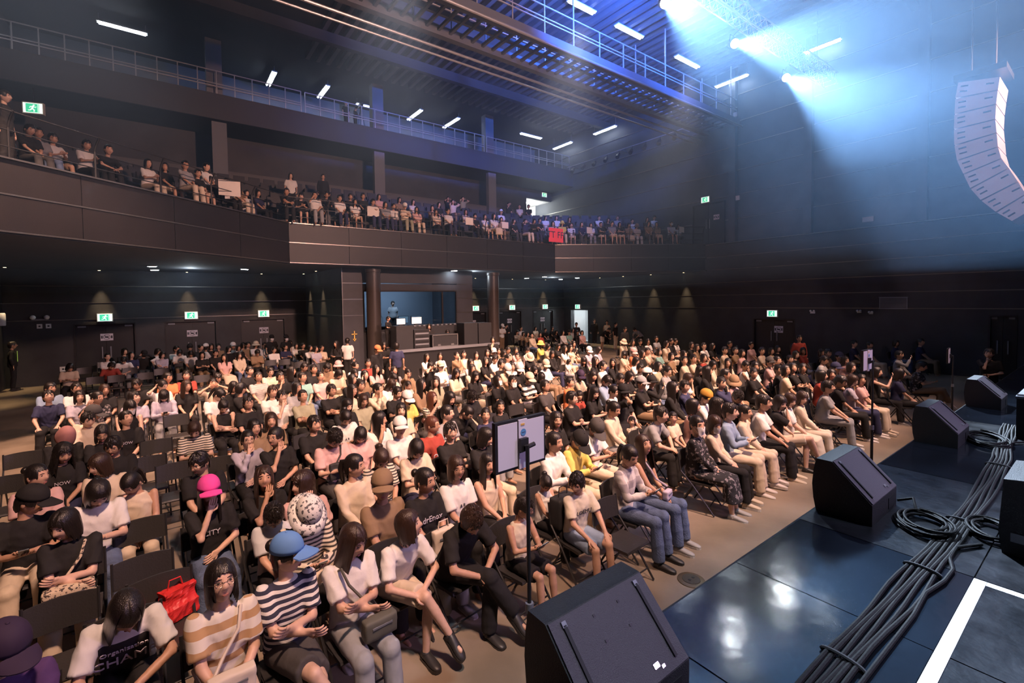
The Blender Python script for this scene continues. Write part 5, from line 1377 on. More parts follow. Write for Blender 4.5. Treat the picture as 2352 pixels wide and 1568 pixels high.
10.09 13.96 1.23 0.00 b Kt lap 18 -29 -18
10.97 14.87 1.23 0.00 z Ct lap 18 -14 -18
9.13 13.11 1.22 0.00 s Wt lap 18 -33 -18
9.34 12.67 1.25 0.00 u Wl lap 18 -9 0
8.28 11.59 1.24 0.00 s Kt lap 18 -4 0
7.99 10.89 1.21 0.00 s^W Ct lap 18 -14 -42
8.38 11.15 1.21 0.00 b Wt lap 18 -35 0
8.26 9.99 1.24 0.00 l Kt lap 18 -18 -18
10.84 10.58 1.22 0.00 L Q6t lap 17 -58 -18
10.84 10.08 1.26 0.00 l Kt lap 18 -25 0
10.31 9.28 1.25 0.00 s Wt lap 18 -6 0
11.63 12.10 0.97 0.00 b Wt lap 18 8 -18 kk
8.68 8.60 1.21 0.00 b^U Ct lap 18 -33 -18
8.66 8.13 1.27 0.00 L Kt lap 18 -50 0
8.54 7.57 1.23 0.00 s Bl lap 18 -21 -42
-4.64 25.80 1.74 0.00 s Kl sta 100 0 0 vest jK
17.06 23.69 1.60 0.00 s^W Wt stp -6 0 -18 jT
17.52 23.90 1.60 0.00 s Kt stp 4 0 -18 jK
6.12 19.56 1.61 0.00 s Wt sta 153 0 0 jK
7.24 22.92 1.61 0.00 s Gt sta 157 0 0 jK
6.56 16.67 1.60 0.00 l Kt stp -16 0 -18 jK
5.78 15.29 1.60 0.00 s^O Kl sta 19 0 -18 jK
6.72 15.88 1.61 0.00 s Nt sta 149 0 0 jK
10.78 15.65 1.61 0.00 b Kt stc -30 0 0 jK
24.40 21.59 1.62 0.00 u Cn sta -49 0 0 jK
22.10 19.38 1.32 0.00 s Kt stb 11 0 -42 hC
22.77 19.43 1.61 0.00 s Kt sta 10 0 0 jC
19.60 16.07 1.60 0.00 s Kl sta -21 0 -18 jK
23.09 18.23 1.32 0.00 s Gt stb -102 0 -42 jK
24.40 22.75 1.68 0.00 s Kl sta -37 0 0 jK
19.39 7.55 1.61 0.00 s Rl sta -49 0 0 jK
4.04 24.02 1.61 0.00 s^K Kt sta 5 0 0 m jK
4.55 23.48 1.61 0.00 s^K Kt sta 9 0 0 m jK
21.24 21.36 1.61 0.00 s Kt sta -35 0 0 jK
5.34 18.44 1.61 0.00 l Kl stp -46 0 0 jK
-2.95 16.60 7.50 6.26 b Wt lap 40 -10 0
-2.42 16.11 7.49 6.26 s Kt lap 40 -1 -18
-2.31 16.33 7.50 6.26 s Gt lap 40 -12 0
-2.08 16.60 7.49 6.26 s Wt pho 40 -23 -18 hT
-1.46 16.78 7.49 6.26 s Wt pho 40 -20 -18 jK
-1.02 16.73 7.43 6.26 s Kt fwd 40 -26 0 jK
-0.20 17.96 7.50 6.26 b Wt pho 40 -14 0 jC
0.21 18.14 7.50 6.26 b Kt lap 40 -35 0 hC
0.71 17.58 7.50 6.26 s Gt lap 40 -22 0
1.08 18.45 7.50 6.26 s Kt lap 40 -13 0 g hC
1.46 19.14 7.49 6.26 b Pt lap 40 -9 -18
1.37 19.12 7.91 6.66 s Wt lap 40 -4 0
1.94 19.07 7.49 6.26 b Wl pho 40 -16 -18
2.34 19.47 7.50 6.26 l Tt lap 40 -37 0 jC
2.76 20.75 7.50 6.26 b Wt lap 40 -17 0 jN
3.13 20.50 7.50 6.26 b Nt lap 40 -18 0
3.97 19.60 7.50 6.26 s Kt cro 0 -1 0
4.60 20.07 7.49 6.26 s Kt pho 0 -3 -18 hK
5.01 19.62 7.50 6.26 s Wt rai 0 6 0
5.46 20.68 7.50 6.26 b Ct lap 0 -5 0 hC
5.89 21.16 7.91 6.66 s Kt lap 0 4 0
5.81 20.59 7.49 6.26 l Kt lap 0 4 -18 hC
5.98 19.64 7.50 6.26 s Wt lap 0 3 0
6.32 20.47 7.49 6.26 s Kt cro 0 -2 -18 hK
6.74 20.04 7.50 6.26 l Wt lap 0 -9 0 hC
7.28 20.55 7.91 6.66 s Kt lap 0 -10 0
7.35 19.54 7.49 6.26 s Wt pho 0 9 -18
8.02 19.85 7.50 6.26 b Gt lap 0 -2 0
8.47 20.01 7.50 6.26 s Wl lap 0 -3 0
8.86 19.66 7.49 6.26 s^W Ct pho 0 -14 -18 jV
9.65 22.07 8.30 7.06 b Tt lap 0 -4 0
10.44 22.16 8.30 7.06 b Wt lap 0 -5 0
9.63 20.09 7.50 6.26 l Pt lap 0 -16 0 jC
10.69 20.17 7.50 6.26 l Ct lap 0 -13 0 jK
11.04 21.23 7.91 6.66 b Tt lap 0 -12 0
11.06 19.67 7.50 6.26 s Wt lap 0 -9 0
12.99 21.20 7.91 6.66 l Ct lap 0 -21 0 hC
12.78 19.98 7.49 6.26 s Kt lap 0 -23 -18
13.38 19.97 7.50 6.26 b Wt lap 0 -14 0 hC
13.61 19.52 7.50 6.26 l Wt lap 0 -5 0 wC
14.52 20.14 7.50 6.26 l Tt lap 0 -26 0
15.42 20.22 7.50 6.26 b Kt lap 0 -7 0
15.94 19.88 7.50 6.26 b Nt hed 0 -9 0
16.30 19.54 7.49 6.26 b Kt pho 0 -20 -18
17.92 20.97 7.89 6.66 s Kt lap 0 -21 -18 hK
17.72 19.60 7.50 6.26 b Pt lap -32 0 0
18.16 19.32 7.50 6.26 b@Y Yt lap -32 9 0
19.03 19.49 7.50 6.26 u Wt lap -32 7 0 hC
19.32 18.94 7.50 6.26 b Nt lap -32 -4 0
20.00 18.87 7.50 6.26 l Wt lap -32 -5 0
20.27 18.34 7.50 6.26 s Kt cro -32 -6 0 hC
20.53 17.73 7.49 6.26 s Gt lap -32 3 -18 hC
21.20 17.76 7.50 6.26 l Kt cro -32 -8 0 hC
21.85 17.62 7.49 6.26 b Tt lap -32 1 -18 wC
22.53 17.57 7.49 6.26 b@T Ct lap -32 -5 -18 jW
22.38 16.65 7.50 6.26 b Tt lap -32 -2 0
23.05 16.58 7.50 6.26 l Tt lap -32 -12 0 hC
23.53 15.93 7.50 6.26 s Wt lap -32 6 0 m hK
24.84 16.40 7.50 6.26 b Wt lap -32 15 0 jK
13.38 23.78 9.11 7.86 b Kt hed 0 -19 0
13.08 22.70 8.71 7.46 b Ct hed 0 -15 0
14.99 24.79 9.50 8.26 s Vt hed 0 -11 0
18.34 24.59 9.50 8.26 s Kt rai 0 -7 0
19.38 24.76 9.50 8.26 s Wt lap -32 4 0
19.89 24.42 9.50 8.26 s Kt lap -32 23 0
15.79 21.90 8.30 7.06 s^W Wt lap 0 -16 0
19.76 21.53 8.30 7.06 b Wt lap -32 9 0
19.18 21.90 8.30 7.06 b Wt lap -32 11 0
19.25 19.86 7.91 6.66 l Kt lap -32 8 0
22.03 20.08 8.30 7.06 s Wt lap -32 -6 0
21.44 18.82 7.91 6.66 b Kt lap -32 -7 0
23.02 19.45 8.30 7.06 s Gt lap -32 2 0
22.93 18.23 7.91 6.66 s Wt lap -32 0 0
23.19 17.35 7.91 6.66 b Kt lap -32 -1 0
25.02 18.16 8.30 7.06 s^K Wt lap -32 -2 0
6.85 20.94 7.91 6.66 s Kt lap 0 2 0
11.84 22.02 8.30 7.06 b Kt lap 0 -8 0
8.56 21.97 8.30 7.06 b Pt lap 0 -1 0
-2.64 15.11 7.87 6.26 s Kt sta 70 0 0 jK
4.59 21.76 8.67 7.06 b Wt sta -2 0 0 jK
6.18 22.69 9.07 7.46 s Kl sta -5 0 0 jK
8.53 26.40 14.25 12.90 s Kt sta 12 0 0 jK
9.12 26.50 14.14 12.90 s Kl stp 41 0 -18 jK
7.45 18.40 2.52 1.28 s Kt stp 38 0 0 jK
9.34 18.50 2.10 0.86 b Kt lap -17 0 0
10.26 18.50 1.79 0.55 b Kt lap -19 0 -18
9.53 22.90 3.13 1.52 s Gt sta -13 0 0 jK
17.30 2.19 1.64 0.00 s Kt ear -88 0 0 jK stand
""".strip().split('\n')
HAIRW = {'s': 'short', 'z': 'cropped', 'b': 'chin-length', 'B': 'fringed', 'l': 'long', 'L': 'long fringed', 'c': 'curly', 'p': 'tied-back', 'u': 'pinned-up', 'h': 'scarf-covered'}
POSEW = {'lap': 'hands in lap', 'thi': 'hands on knees', 'cro': 'arms crossed', 'pho': 'hands at a phone', 'chi': 'hand at the chin', 'fwd': 'leaning forward', 'hed': 'both hands at the head', 'rai': 'one hand raised', 'ear': 'hand at the ear', 'sta': 'standing', 'stp': 'standing with raised hands', 'stc': 'standing hand at chin', 'stb': 'bending over'}
GARW = {'t': 'T-shirt', 'l': 'long-sleeved shirt', 'n': 'sleeveless top', 'p': 'polo shirt'}
FWD = Vector((CAM_ROT[0][2], CAM_ROT[1][2], CAM_ROT[2][2]))
recs = []
for i, ln in enumerate(PEOPLE):
    t = ln.split(); r = dict(i=i, p=Vector((float(t[0]), float(t[1]), float(t[2]))), z0=float(t[3]), hair=t[4], top=t[5][:-1], sl=t[5][-1], pose=t[6], th=int(t[7]), yaw=int(t[8]), pit=int(t[9]), fl=t[10:])
    r['depth'] = (r['p'] - Vector((0, 0, 3.2))).dot(FWD); h = r['hair']; r['hat'] = None
    for c in '^@':
        if c in h: h, k = h.split(c); r['hat'] = (c, k)
    r['hs'], r['hc'] = h[0], h[1:]
    r['stand'] = r['pose'].startswith('st') or 'stand' in r['fl']
    if 'stand' in r['fl']: r['pose'] = 'sta' if r['pose'] == 'lap' else 'stc'
    r['legs'] = 'x' if 'X' in r['fl'] else 'f'
    pc = [f for f in r['fl'] if len(f) == 2 and f[0] in 'jhw' and f[1].isupper()]
    rr = random.Random(i * 7 + 3); r['pants'] = pc[0] if pc else 'j' + rr.choice('KKNDGCBTK')
    r['skin'] = rr.choice(SKINS)
    recs.append(r)
order = sorted(recs, key=lambda r: r['depth'])
N_ONE, N_NEAR = 300, 108
for k, r in enumerate(order): r['lod'] = 0 if k < N_NEAR else 1 if k < N_ONE else 2
def desc(r, full=False):
    w_ = cloth_mat(r['top'])[1] + ' ' + GARW[r['sl']]
    if r['hat']: h = ('%s cap' if r['hat'][0] == '^' else '%s bucket hat') % {'U': 'purple', 'B': 'blue'}.get(r['hat'][1], COLS.get(r['hat'][1], COLS['O'])[1]) if r['hat'][1] in COLS or r['hat'][1] in 'BU' else 'cap'
    else: h = HAIRW[r['hs']] + {'': '', 'n': ' brown', 'r': ' reddish'}[r['hc']] + ' hair'
    ex = ''.join([' and glasses' if 'g' in r['fl'] else '', ' and white face mask' if 'm' in r['fl'] else ''])
    who = 'child' if any(f in ('k', 'kk') for f in r['fl']) else 'person'
    return '%s in %s with %s%s' % (who, w_, h, ex)
base = {}
for r in recs: r['d'] = desc(r); base.setdefault(r['d'], []).append(r)
def finish(s): return ' '.join(s.split()[:16])
lab = {}
for r in recs:
    s = r['d'] + ', ' + POSEW[r['pose']]
    if len(base[r['d']]) == 1: s = r['d'] + (', ' + POSEW[r['pose']] if len(s.split()) <= 16 else '')
    r['label'] = s; lab.setdefault(s, []).append(r)
uniq = [r for r in recs if len(base[r['d']]) == 1]
for s, L in list(lab.items()):
    if len(L) == 1: continue
    for r in L:
        c = sorted(uniq, key=lambda q: (q['p'] - r['p']).length)
        c = [q for q in c if q is not r and (q['p'] - r['p']).length < 2.6]
        if c:
            q = c[0]; rel = 'beside' if abs(q['p'].y - r['p'].y) < .5 else ('in front of' if q['p'].y > r['p'].y else 'behind')
            gar = cloth_mat(q['top'])[1] + ' ' + GARW[q['sl']].replace('long-sleeved shirt', 'shirt')
            hd = (('cap' if q['hat'][0] == '^' else 'hat') if q['hat'] else HAIRW[q['hs']] + ' hair')
            short = cloth_mat(r['top'])[1] + ' ' + GARW[r['sl']]
            r['label'] = finish('person in %s, %s, %s the one with %s and %s' % (short, POSEW[r['pose']], rel, hd, gar)); r['rel'] = '%s sitter %s the one with %s and %s' % (short, rel, hd, gar)
        else:
            r['label'] = finish(s + (' on the balcony' if r['z0'] > 5 else ''))
for r in recs: r['label'] = finish(r['label'])
m_shoe = {'W': mat('shoe_white', (.62, .58, .55), .5), 'K': mat('shoe_black', (.03, .028, .028), .45), 'C': mat('shoe_cream', (.60, .50, .38), .6), 'G': mat('shoe_grey', (.34, .33, .33), .55)}
PRINTS = {'RG': [('Organization', .050, .10, m_paper), ('CHAMP', .105, .0, m_paper)], 'Q2': [('A R', .05, .02, m_ink)], 'Q3': [('LOEMU', .075, .05, m_ink)], 'Q4': [('KIZOMA', .035, .06, m_ink)], 'Q5': [('NOW', .06, .03, m_paper)], 'Q6': [('CITY', .07, .03, m_paper)], 'Q7': [('AdrEnox', .085, .04, m_paper)], 'Q8': [('O', .12, -.05, m_paper)], 'Q9': [('ATHLETIC', .075, .03, mat('print_yellow', (.72, .52, .18), .8))]}
TXT = {}
def person(r):
    lod = r['lod']; g = 5 if lod == 0 else 20
    yq, pq = round(r['yaw'] / g) * g, round(r['pit'] / 6) * 6
    me, Mx = body_mesh(r['pose'], r['legs'], yq, pq, lod); J = body_base(r['pose'], r['legs'], lod)[0]
    hl = Mx.translation; th = math.radians(r['th'])
    seat = not r['stand']; ch = r['p'].z - r['z0']
    s = (ch - .45) / (hl.z - .45) if seat else ch / hl.z
    s = min(max(s, .62), 1.12); zo = r['z0'] + (.45 * (1 - s) if seat else 0)
    rot = Matrix.Rotation(th, 3, 'Z'); off = rot @ Vector((hl.x * s, hl.y * s, 0))
    r['root'] = Vector((r['p'].x - off.x, r['p'].y - off.y, zo)); r['s'] = s; r['J'] = J; r['Mx'] = Mx
    return me, Mx, J, s, th
def dress_parts(r):
    """(name, mesh, material, matrix or None) of everything worn"""
    lod = r['lod']; out = []; Mx = r['Mx']
    hm = HAIRM[r['hc']] if r['hc'] in HAIRM else HAIRM['']
    if r['hs'] == 'h': out.append(('headscarf', HOOD, mat('scarf_pink', (.42, .19, .18), .8), Mx))
    else: out.append(('hair', get_hair(r['hs'], lod), hm, Mx))
    out.append(('dress' if 'wF' in r['fl'] else 'shirt', cloth_mesh(r['sl'], r['pose'], r['legs'], lod), cloth_mat(r['top'])[0], None))
    pc = r['pants'][1]; pm = cloth_mat('FL' if r['pants'] == 'wF' else pc)[0]
    if r['pants'][0] == 'j' and pc == 'B': pm = mat('denim_blue', (.10, .14, .24), .8, noise=(6, .25), bump=.3, bscale=70)
    out.append(({'j': 'trousers', 'h': 'shorts', 'w': 'skirt'}[r['pants'][0]], cloth_mesh(r['pants'][0], r['pose'], r['legs'], lod), pm, None))
    if r['hat']:
        c, k = r['hat']; hm_ = mat('cap_bright_blue', (.12, .28, .66), .8) if k == 'B' else mat('cap_purple', (.035, .02, .055), .8) if k == 'U' else pattern_mat('hat_monogram', 'blot', (.72, .70, .68), (.10, .10, .11), 42) if (c, k) == ('@', 'W') else mat('cap_mustard', (.42, .22, .03), .8) if (c, k) == ('^', 'Y') else cloth_mat(k)[0]
        out.append(('cap' if c == '^' else 'bucket_hat', CAP if c == '^' else BUCKET, hm_, Mx))
        if c == '^': out.append(('brim', BRIM, hm_, Mx))
    if 'm' in r['fl']: out.append(('face_mask', MASK, mat('mask_white'), Mx))
    if lod < 2 and 'g' in r['fl']: out.append(('glasses', GLASSES, mat('glasses_metal'), Mx))
    if 'phones' in r['fl']: out.append(('headphones', PHONES, mat('headphones_pink'), Mx))
    return out
NUMW = {}
for r in [q for q in order if q['lod'] < 2]:
    me, Mx, J, s, th = person(r); lod = r['lod']
    grp = 'balcony audience' if 5 < r['z0'] < 11 else 'people standing in the hall' if r['stand'] else 'audience on the main floor'
    o = obj('person', me, None, r['root'], th); tag(o, r['label'], 'person', grp)
    fx = .95 if r['hs'] not in 'sz' else 1.0; o.scale = (s * fx, s, s); recolor(o, r['skin'])
    caph = None
    for nm, m2, mt, mx in dress_parts(r):
        c = obj(nm, m2, caph if nm == 'brim' else o)
        if mx is not None and nm != 'brim': c.matrix_local = mx
        recolor(c, mt)
        if nm == 'cap': caph = c
    near_front = (r['p'].y < 4.6 and r['p'].x > -1) or (lod == 0 and r['legs'] == 'x')
    if near_front or (r['stand'] and r['z0'] < 1):
        k = 'K' if r['stand'] else random.Random(r['i']).choice('WWCGK')
        for sd in (-1, 1):
            key = (r['stand'], r['legs'], sd)
            if key not in SHOES: SHOES[key] = shoe_mesh(J, sd)
            c = obj('shoe', SHOES[key][0], o); recolor(c, m_shoe[k]); c2 = obj('sole', SHOES[key][1], c); recolor(c2, m_shoe['K' if k == 'K' else 'W'])
    if 'vest' in r['fl']:
        for sd in (-1, 1): MB().box(sd * .09 - .035, sd * .09 + .035, -.135, -.12, 1.02, 1.38).build('reflective_strip', mat('reflective_lime_glow', (.45, .75, .15), .5, emit=(.4, .7, .1), es=.25), o)  # faint emission in the strips stands in for light they would reflect
    if lod == 0 and r['top'] in PRINTS and r['i'] < 330:
        a = math.atan2(-J['D'][1], J['D'][2])
        for txt, sz, up, mt in PRINTS[r['top']]:
            c0 = Vector(J['P'] + J['D'] * (.27 + up)) + Vector((0, -.128 * math.cos(a), -.128 * math.sin(a)))
            mx = Matrix.Translation(c0) @ Matrix.Rotation(a, 4, 'X') @ Matrix.Rotation(PI / 2, 4, 'X')
            if txt not in TXT: TXT[txt] = text_mesh(txt, sz, mt, 'print', o, mx, .003).data
            else: c = obj('print', TXT[txt], o); c.matrix_local = mx
    if seat_ok := (not r['stand'] and r['z0'] < 1):
        cl = 'chair of the ' + r['rel'] if 'rel' in r else 'black folding chair seating the one in ' + r['label'].replace('person in ', '').replace('child in ', '').replace(',', '')
        chair(r['root'].x, r['root'].y, th, finish(cl), 'occupied folding chairs', lod == 0)
# the farthest people: one joined crowd, and their chairs
vs, fs, ms, mats = [], [], [], []
def push(me, M, mt):
    a = np.empty(len(me.vertices) * 3); me.vertices.foreach_get('co', a); a = a.reshape(-1, 3); A = np.array(M); o = len(vs)
    vs.extend((a @ A[:3, :3].T + A[:3, 3]).tolist())
    for q in me.polygons:
        m_ = mt if (q.material_index == 0) else me.materials[q.material_index]
        if m_ not in mats: mats.append(m_)
        fs.append([i + o for i in q.vertices]); ms.append(mats.index(m_))
far_ch = []
for r in [q for q in order if q['lod'] == 2]:
    me, Mx, J, s, th = person(r); M = Matrix.Translation(r['root']) @ Matrix.Rotation(th, 4, 'Z') @ Matrix.Diagonal((s, s, s, 1))
    push(me, M, r['skin'])
    for nm, m2, mt, mx in dress_parts(r): push(m2, M @ mx if mx is not None else M, mt)
    if r['z0'] < .1 and not r['stand']: far_ch.append(M)
cm = bpy.data.meshes.new('distant_crowd'); cm.from_pydata(vs, [], fs)
for q in mats: cm.materials.append(q)
cm.polygons.foreach_set('material_index', ms); smooth_all(cm)
o = obj('distant_crowd', cm); o['kind'] = 'stuff'; tag(o, 'farthest seated spectators along the back rows and far balcony', 'crowd')
vs, fs, ms, mats = [], [], [], []
for M in far_ch: push(CHM, M, m_pad)
cm = bpy.data.meshes.new('distant_chairs'); cm.from_pydata(vs, [], fs); cm.materials.append(m_pad)
o = obj('distant_chairs', cm); o['kind'] = 'stuff'; tag(o, 'black folding chairs under the farthest floor spectators', 'chairs')

# ---- empty folding chairs (seat back positions)
EMPTY = [(-0.22, 12.08), (0.19, 12.33), (-0.14, 10.25), (-0.23, 9.18), (0.09, 8.54), (0.94, 8.83), (2.03, 8.93), (-0.25, 6.52), (-0.2, 5.54), (-0.71, 5.15), (-0.07, 5.05), (0.18, 5.24), (-1.86, 10.78), (-2.01, 28.95), (-2.45, 24.18), (-0.53, 20.79), (-0.08, 21.74), (0.57, 19.81), (1.01, 18.69), (4.12, 3.68), (3.06, 21.44), (3.58, 21.68), (4.11, 21.57), (4.41, 20.19), (4.65, 18.97), (5.09, 19.23), (-1.85, 20.76), (5.36, 7.99), (6.39, 8.35), (-1.31, 20.75), (-1.04, 22.9), (3.46, 13.03), (5.02, 7.29), (-1.82, 9.4), (0.16, 10.4), (0.61, 8.43)]
occ = [(q['root'].x, q['root'].y) for q in recs if q['z0'] < 1]
for k, (x, y) in enumerate(EMPTY):
    y2 = min(y - .27, 25.8)
    far_ok = all((x - a) ** 2 + (y2 - b) ** 2 > .16 for a, b in occ)
    if not far_ok: continue
    occ.append((x, y2))
    c = sorted(uniq, key=lambda q: (q['p'] - Vector((x, y2, 1.2))).length)[0]
    chair(x, y2, math.radians(4), finish('empty black folding chair near the %s' % c['d']), 'empty folding chairs', y < 14)

# ---- theatre seats on the balcony
m_ts = mat('theatre_seat_black', (.040, .040, .046), .6)
def tseat():
    s_ = MB(); s_.prism([(-.20, .38), (-.21, .44), (.16, .43), (.16, .36)], -.23, .23, 'x')
    b_ = MB(); b_.prism([(.14, .36), (.24, .92), (.30, .92), (.22, .36)], -.235, .235, 'x')
    a_ = [MB().box(q * .26 - .03, q * .26 + .03, -.18, .22, 0, .60) for q in (-1, 1)]
    return [('seat_cushion', s_.mesh('seat_cushion', m_ts)), ('backrest', b_.mesh('backrest', m_ts))] + [('armrest', q.mesh('armrest', m_dark)) for q in a_]
TS = tseat(); TSM = merged(TS, 'theatre_seat')
bp = [(q['root'].x, q['root'].y) for q in recs if 5 < q['z0'] < 11]
nts = 0
for row in range(7):
    P0 = offset_line(.80 + .95 * row, 1.1 if row else 0.0)
    for i in range(3):
        a, b = np.array(P0[i]), np.array(P0[i + 1]); L = np.linalg.norm(b - a); d = (b - a) / L; n = int(L / .62)
        for k in range(n):
            p = a + d * (L * (k + .5) / n)
            free = all((p[0] - u) ** 2 + (p[1] - v) ** 2 > .20 for u, v in bp)
            if p[1] > 25.4 or p[0] > 24.4 or p[0] < -4.6: continue
            if not free or nts >= 190: continue
            if i == 0 and (row > 3 or row == 0): continue
            nts += 1
            th = math.atan2(d[1], d[0])
            tag(obj('theatre_seat', TSM, None, (p[0], p[1], 6.26 + .40 * row), th), 'empty black upholstered theatre seat on the balcony in row %s' % ('one', 'two', 'three', 'four', 'five', 'six', 'seven')[row] + (' of the left wing', ' of the centre', ' of the right wing')[i], 'theatre seat', 'empty seats of balcony row %d section %d' % (row + 1, i + 1))

# ---- hand-held and carried things
def by(px_hair, top, ymin, ymax, xmin, xmax):
    return [r for r in recs if r['top'] == top and ymin < r['p'].y < ymax and xmin < r['p'].x < xmax]
def local(r, v): return Matrix.Translation(r['root']) @ Matrix.Rotation(math.radians(r['th']), 4, 'Z') @ Matrix.Diagonal((r['s'],) * 3 + (1,)) @ Vector(v)
m_ph = mat('phone_black', (.02, .02, .022), .25); m_phs = mat('phone_screen', (.3, .35, .4), .3, emit=(.55, .70, .85), es=.35)
for r in [q for q in order if q['lod'] == 0 and q['pose'] == 'pho'][:26]:
    c = local(r, ((r['J']['arm', 1][2] + r['J']['arm', -1][2]) / 2 + V(0, -.085, .035)))
    p = thing('phone', finish('phone held by the ' + r['d']), 'phone', c, math.radians(r['th']), 'phones in hands')
    b_ = MB().obox((0, 0, 0), (1, 0, 0), (0, .75, -.66), (0, .66, .75), .037, .074, .004).build('case', m_ph, p); MB().obox((0, .0035, .004), (1, 0, 0), (0, .75, -.66), (0, .66, .75), .033, .069, .0015).build('screen', m_phs, p)
def bag(c, w_, h_, d_, col, label, strap=None, rz=0.0, name='handbag', rough=.7, pat=None):
    r = thing(name, label, 'bag', c, rz); mb = MB(); n = 5
    mb.box(-w_ / 2, w_ / 2, -d_ / 2, d_ / 2, 0, h_); v, f = remesh(mb, min(w_, d_, h_) / 5, 6, .004, int(w_ * 100))
    me = bpy.data.meshes.new('bag_body'); me.from_pydata(v.tolist(), [], f); me.materials.append(pat or mat('bag_' + label.split()[0] + name, col, rough)); obj('bag_body', smooth_all(me), r)
    if strap is not None:
        inv = (Matrix.Translation(c) @ Matrix.Rotation(rz, 4, 'Z')).inverted()
        MB().tube([inv @ Vector(q) for q in strap], .012, 6).build('strap', pat or mat('bag_' + label.split()[0] + name), r, True)
    else: MB().tube([(-w_ * .25, 0, h_ * .95), (-w_ * .2, 0, h_ * 1.3), (w_ * .2, 0, h_ * 1.3), (w_ * .25, 0, h_ * .95)], .007, 6).build('handle', mat('bag_' + label.split()[0] + name), r, True)
    MB().box(-w_ * .3, w_ * .3, -d_ / 2 - .006, -d_ / 2 + .01, h_ * .62, h_ * .70).build('zip', m_grey, r)
    return r
F = {i: r for i, r in enumerate(recs)}
def lap_bag(idx, w_, h_, d_, col, label, sidestrap, name='handbag', pat=None, off=(0, -.22, .59)):
    r = F[idx]; c = local(r, off); th = math.radians(r['th'])
    st_ = None
    if sidestrap: sx = sidestrap; st_ = [local(r, q) for q in ((-sx * .12, -.20, .70), (-sx * .02, -.09, .80), (sx * .07, -.07, .93), (sx * .10, .0, 1.035), (sx * .10, .12, .96), (sx * .0, .20, .80), (-sx * .17, .10, .66), (-sx * .14, -.16, .66))]
    return bag(c, w_, h_, d_, col, label, st_, th, name, pat=pat)
lap_bag(28, .34, .20, .12, (.5, .4, .3), 'leopard-print shoulder bag on the lap of the woman with crossed arms', 1, 'shoulder_bag', pattern_mat('leopard', 'blot', (.62, .50, .36), (.06, .045, .04), 38))
lap_bag(2, .28, .18, .10, (.70, .62, .52), 'cream crossbody bag worn by the woman in the wide-striped shirt', 1, 'crossbody_bag')
lap_bag(4, .27, .16, .11, (.10, .095, .075), 'olive leather handbag on the lap of the front-row woman in jeans', -1, 'handbag', off=(.06, -.30, .60))
lap_bag(44, .26, .26, .09, (.72, .62, .52), 'white paper tote bag held by the person in the black script shirt', 0, 'tote_bag', off=(-.02, -.30, .60))
lap_bag(8, .34, .36, .20, (.02, .02, .022), 'black backpack on the lap of the child beside the pole', 0, 'backpack', off=(.0, -.30, .58))
lap_bag(11, .18, .12, .08, (.55, .48, .58), 'small lilac crossbody bag on ripped jeans in the front row', -1, 'crossbody_bag', off=(-.02, -.26, .60))
lap_bag(47, .16, .24, .06, (.03, .03, .03), 'black sling bag across the pink polo shirt', 1, 'sling_bag', off=(-.06, -.18, .66))
rb = thing('red_bag', 'crumpled red shopping bag lying on an empty folding chair', 'bag', (.0, 5.0, .46), .5)
v, f = remesh(MB().box(-.17, .17, -.10, .10, 0, .13).box(-.10, .16, -.06, .06, .12, .26), .02, 4, .012, 5); me = bpy.data.meshes.new('bag_body'); me.from_pydata(v.tolist(), [], f); me.materials.append(mat('red_plastic', (.62, .03, .03), .5)); obj('bag_body', me, rb)
MB().tube([(-.05, 0, .24), (-.03, 0, .34), (.06, 0, .33), (.08, 0, .24)], .006, 5).build('handle', mat('red_plastic'), rb)
bt = F[[i for i, r in F.items() if r['hair'] == 's^K' and r['pose'] == 'rai'][0]]; c = local(bt, tuple(bt['J']['arm', -1][2] + V(0, -.05, -.04)))
w1 = thing('water_bottle', 'clear plastic water bottle held by the person in the black cap', 'bottle', c); MB().lathe([(.030, -.10), (.032, -.08), (.030, .05), (.013, .085), (.013, .10)], 14).build('bottle', mat('clear_plastic', (.8, .85, .85), .1, trans=.8), w1, True); MB().lathe([(.016, .10), (.016, .125), (.01, .125)], 12).build('bottle_cap', m_white, w1)
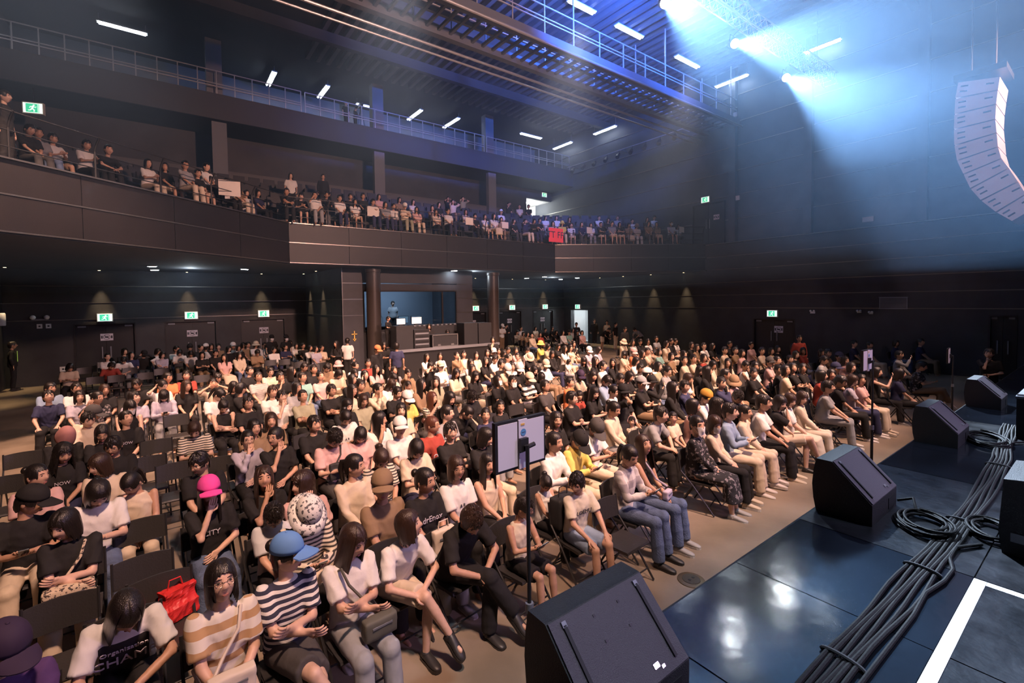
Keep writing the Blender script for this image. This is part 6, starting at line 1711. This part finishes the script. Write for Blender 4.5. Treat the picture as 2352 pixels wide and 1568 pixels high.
# ---- cards and banner on the balcony
def card(x, y, z, w_, h_, rz, label, mt, name='card_sign'):
    o = thing(name, label, 'sign', (x, y, z), rz, 'signs held on the balcony' if name == 'card_sign' else None) if name == 'card_sign' else thing(name, label, 'banner', (x, y, z), rz)
    MB().box(-w_ / 2, w_ / 2, -.006, .006, -h_ / 2, h_ / 2).build('board', mt, o); return o
m_card = mat('card_white', (.75, .70, .64), .8)
card(1.89, 17.79, 7.0, 0.62, 0.50, 0, 'white card sign held by the spectator nearest the balcony bend', m_card)
card(7.23, 19.23, 7.0, 0.50, 0.36, 0, 'white card sign held low behind the central balcony railing', m_card)
card(11.82, 18.98, 7.0, 0.42, 0.34, 0, 'white card sign held up beside the long-haired balcony spectators', m_card)
card(13.94, 19.00, 7.0, 0.40, 0.32, 0, 'pale card sign on knees behind the central railing', m_card)
card(18.92, 17.95, 7.0, 0.42, 0.34, 0, 'white card sign right of the red banner', m_card)
card(23.10, 14.98, 7.0, 0.45, 0.30, 0, 'white card sign held out next to the dark balcony door', m_card)
bn = card(17.24, 18.83, 6.72, 1.05, .75, 0, 'red banner with dark lettering hung on the balcony railing', mat('banner_red_glow', (.75, .05, .07), .7, emit=(.9, .06, .08), es=.25), 'banner')  # banner is no lamp, its brightness is lifted by a faint red emission
text_mesh('TT FFI', .5, m_ink, 'lettering', bn, Matrix.Translation((0, -.012, 0)) @ Matrix.Rotation(PI / 2, 4, 'X'), .002)
# ---- gallery crew camera
o = thing('video_camera', 'black video camera on a tripod beside the gallery crew', 'camera', (9.25, 26.15, 12.9))
for k in range(3): MB().cyl((.28 * math.cos(2.1 * k), .28 * math.sin(2.1 * k), 0), (0, 0, 1.2), .018, 6).build('tripod_leg', m_dark, o)
MB().box(-.09, .09, -.22, .14, 1.2, 1.42).build('camera_body', m_dark, o); MB().cyl((0, -.38, 1.32), (0, -.2, 1.32), .06, 12).build('lens', m_dark, o, True)

# ---- haze filling the upper hall
HAZES = []
for zb_, dens, lbl in ((3.7, .0045, 'thin lower layer of stage haze over the seating'), (6.8, .0055, 'denser upper layer of stage haze below the roof')):
    hz = MB().box(XL + .3, XR - .25, -8.5, 25.3, zb_, 15.3).build('haze', m_dark); hz['kind'] = 'stuff'; hz['label'] = lbl; hz['category'] = 'haze'
    HAZES.append((hz, dens))
for hz, dens in HAZES:
    hm = bpy.data.materials.new('haze'); hm.use_nodes = True; nt = hm.node_tree; nt.nodes.clear()
    out = nt.nodes.new('ShaderNodeOutputMaterial'); vol = nt.nodes.new('ShaderNodeVolumeScatter'); vol.inputs['Density'].default_value = dens; vol.inputs['Anisotropy'].default_value = .35; vol.inputs['Color'].default_value = (.34, .60, 1, 1)  # blue tint put into the haze colour so warm lamps scatter cooler
    nt.links.new(vol.outputs[0], out.inputs['Volume']); hz.data.materials.clear(); hz.data.materials.append(hm)
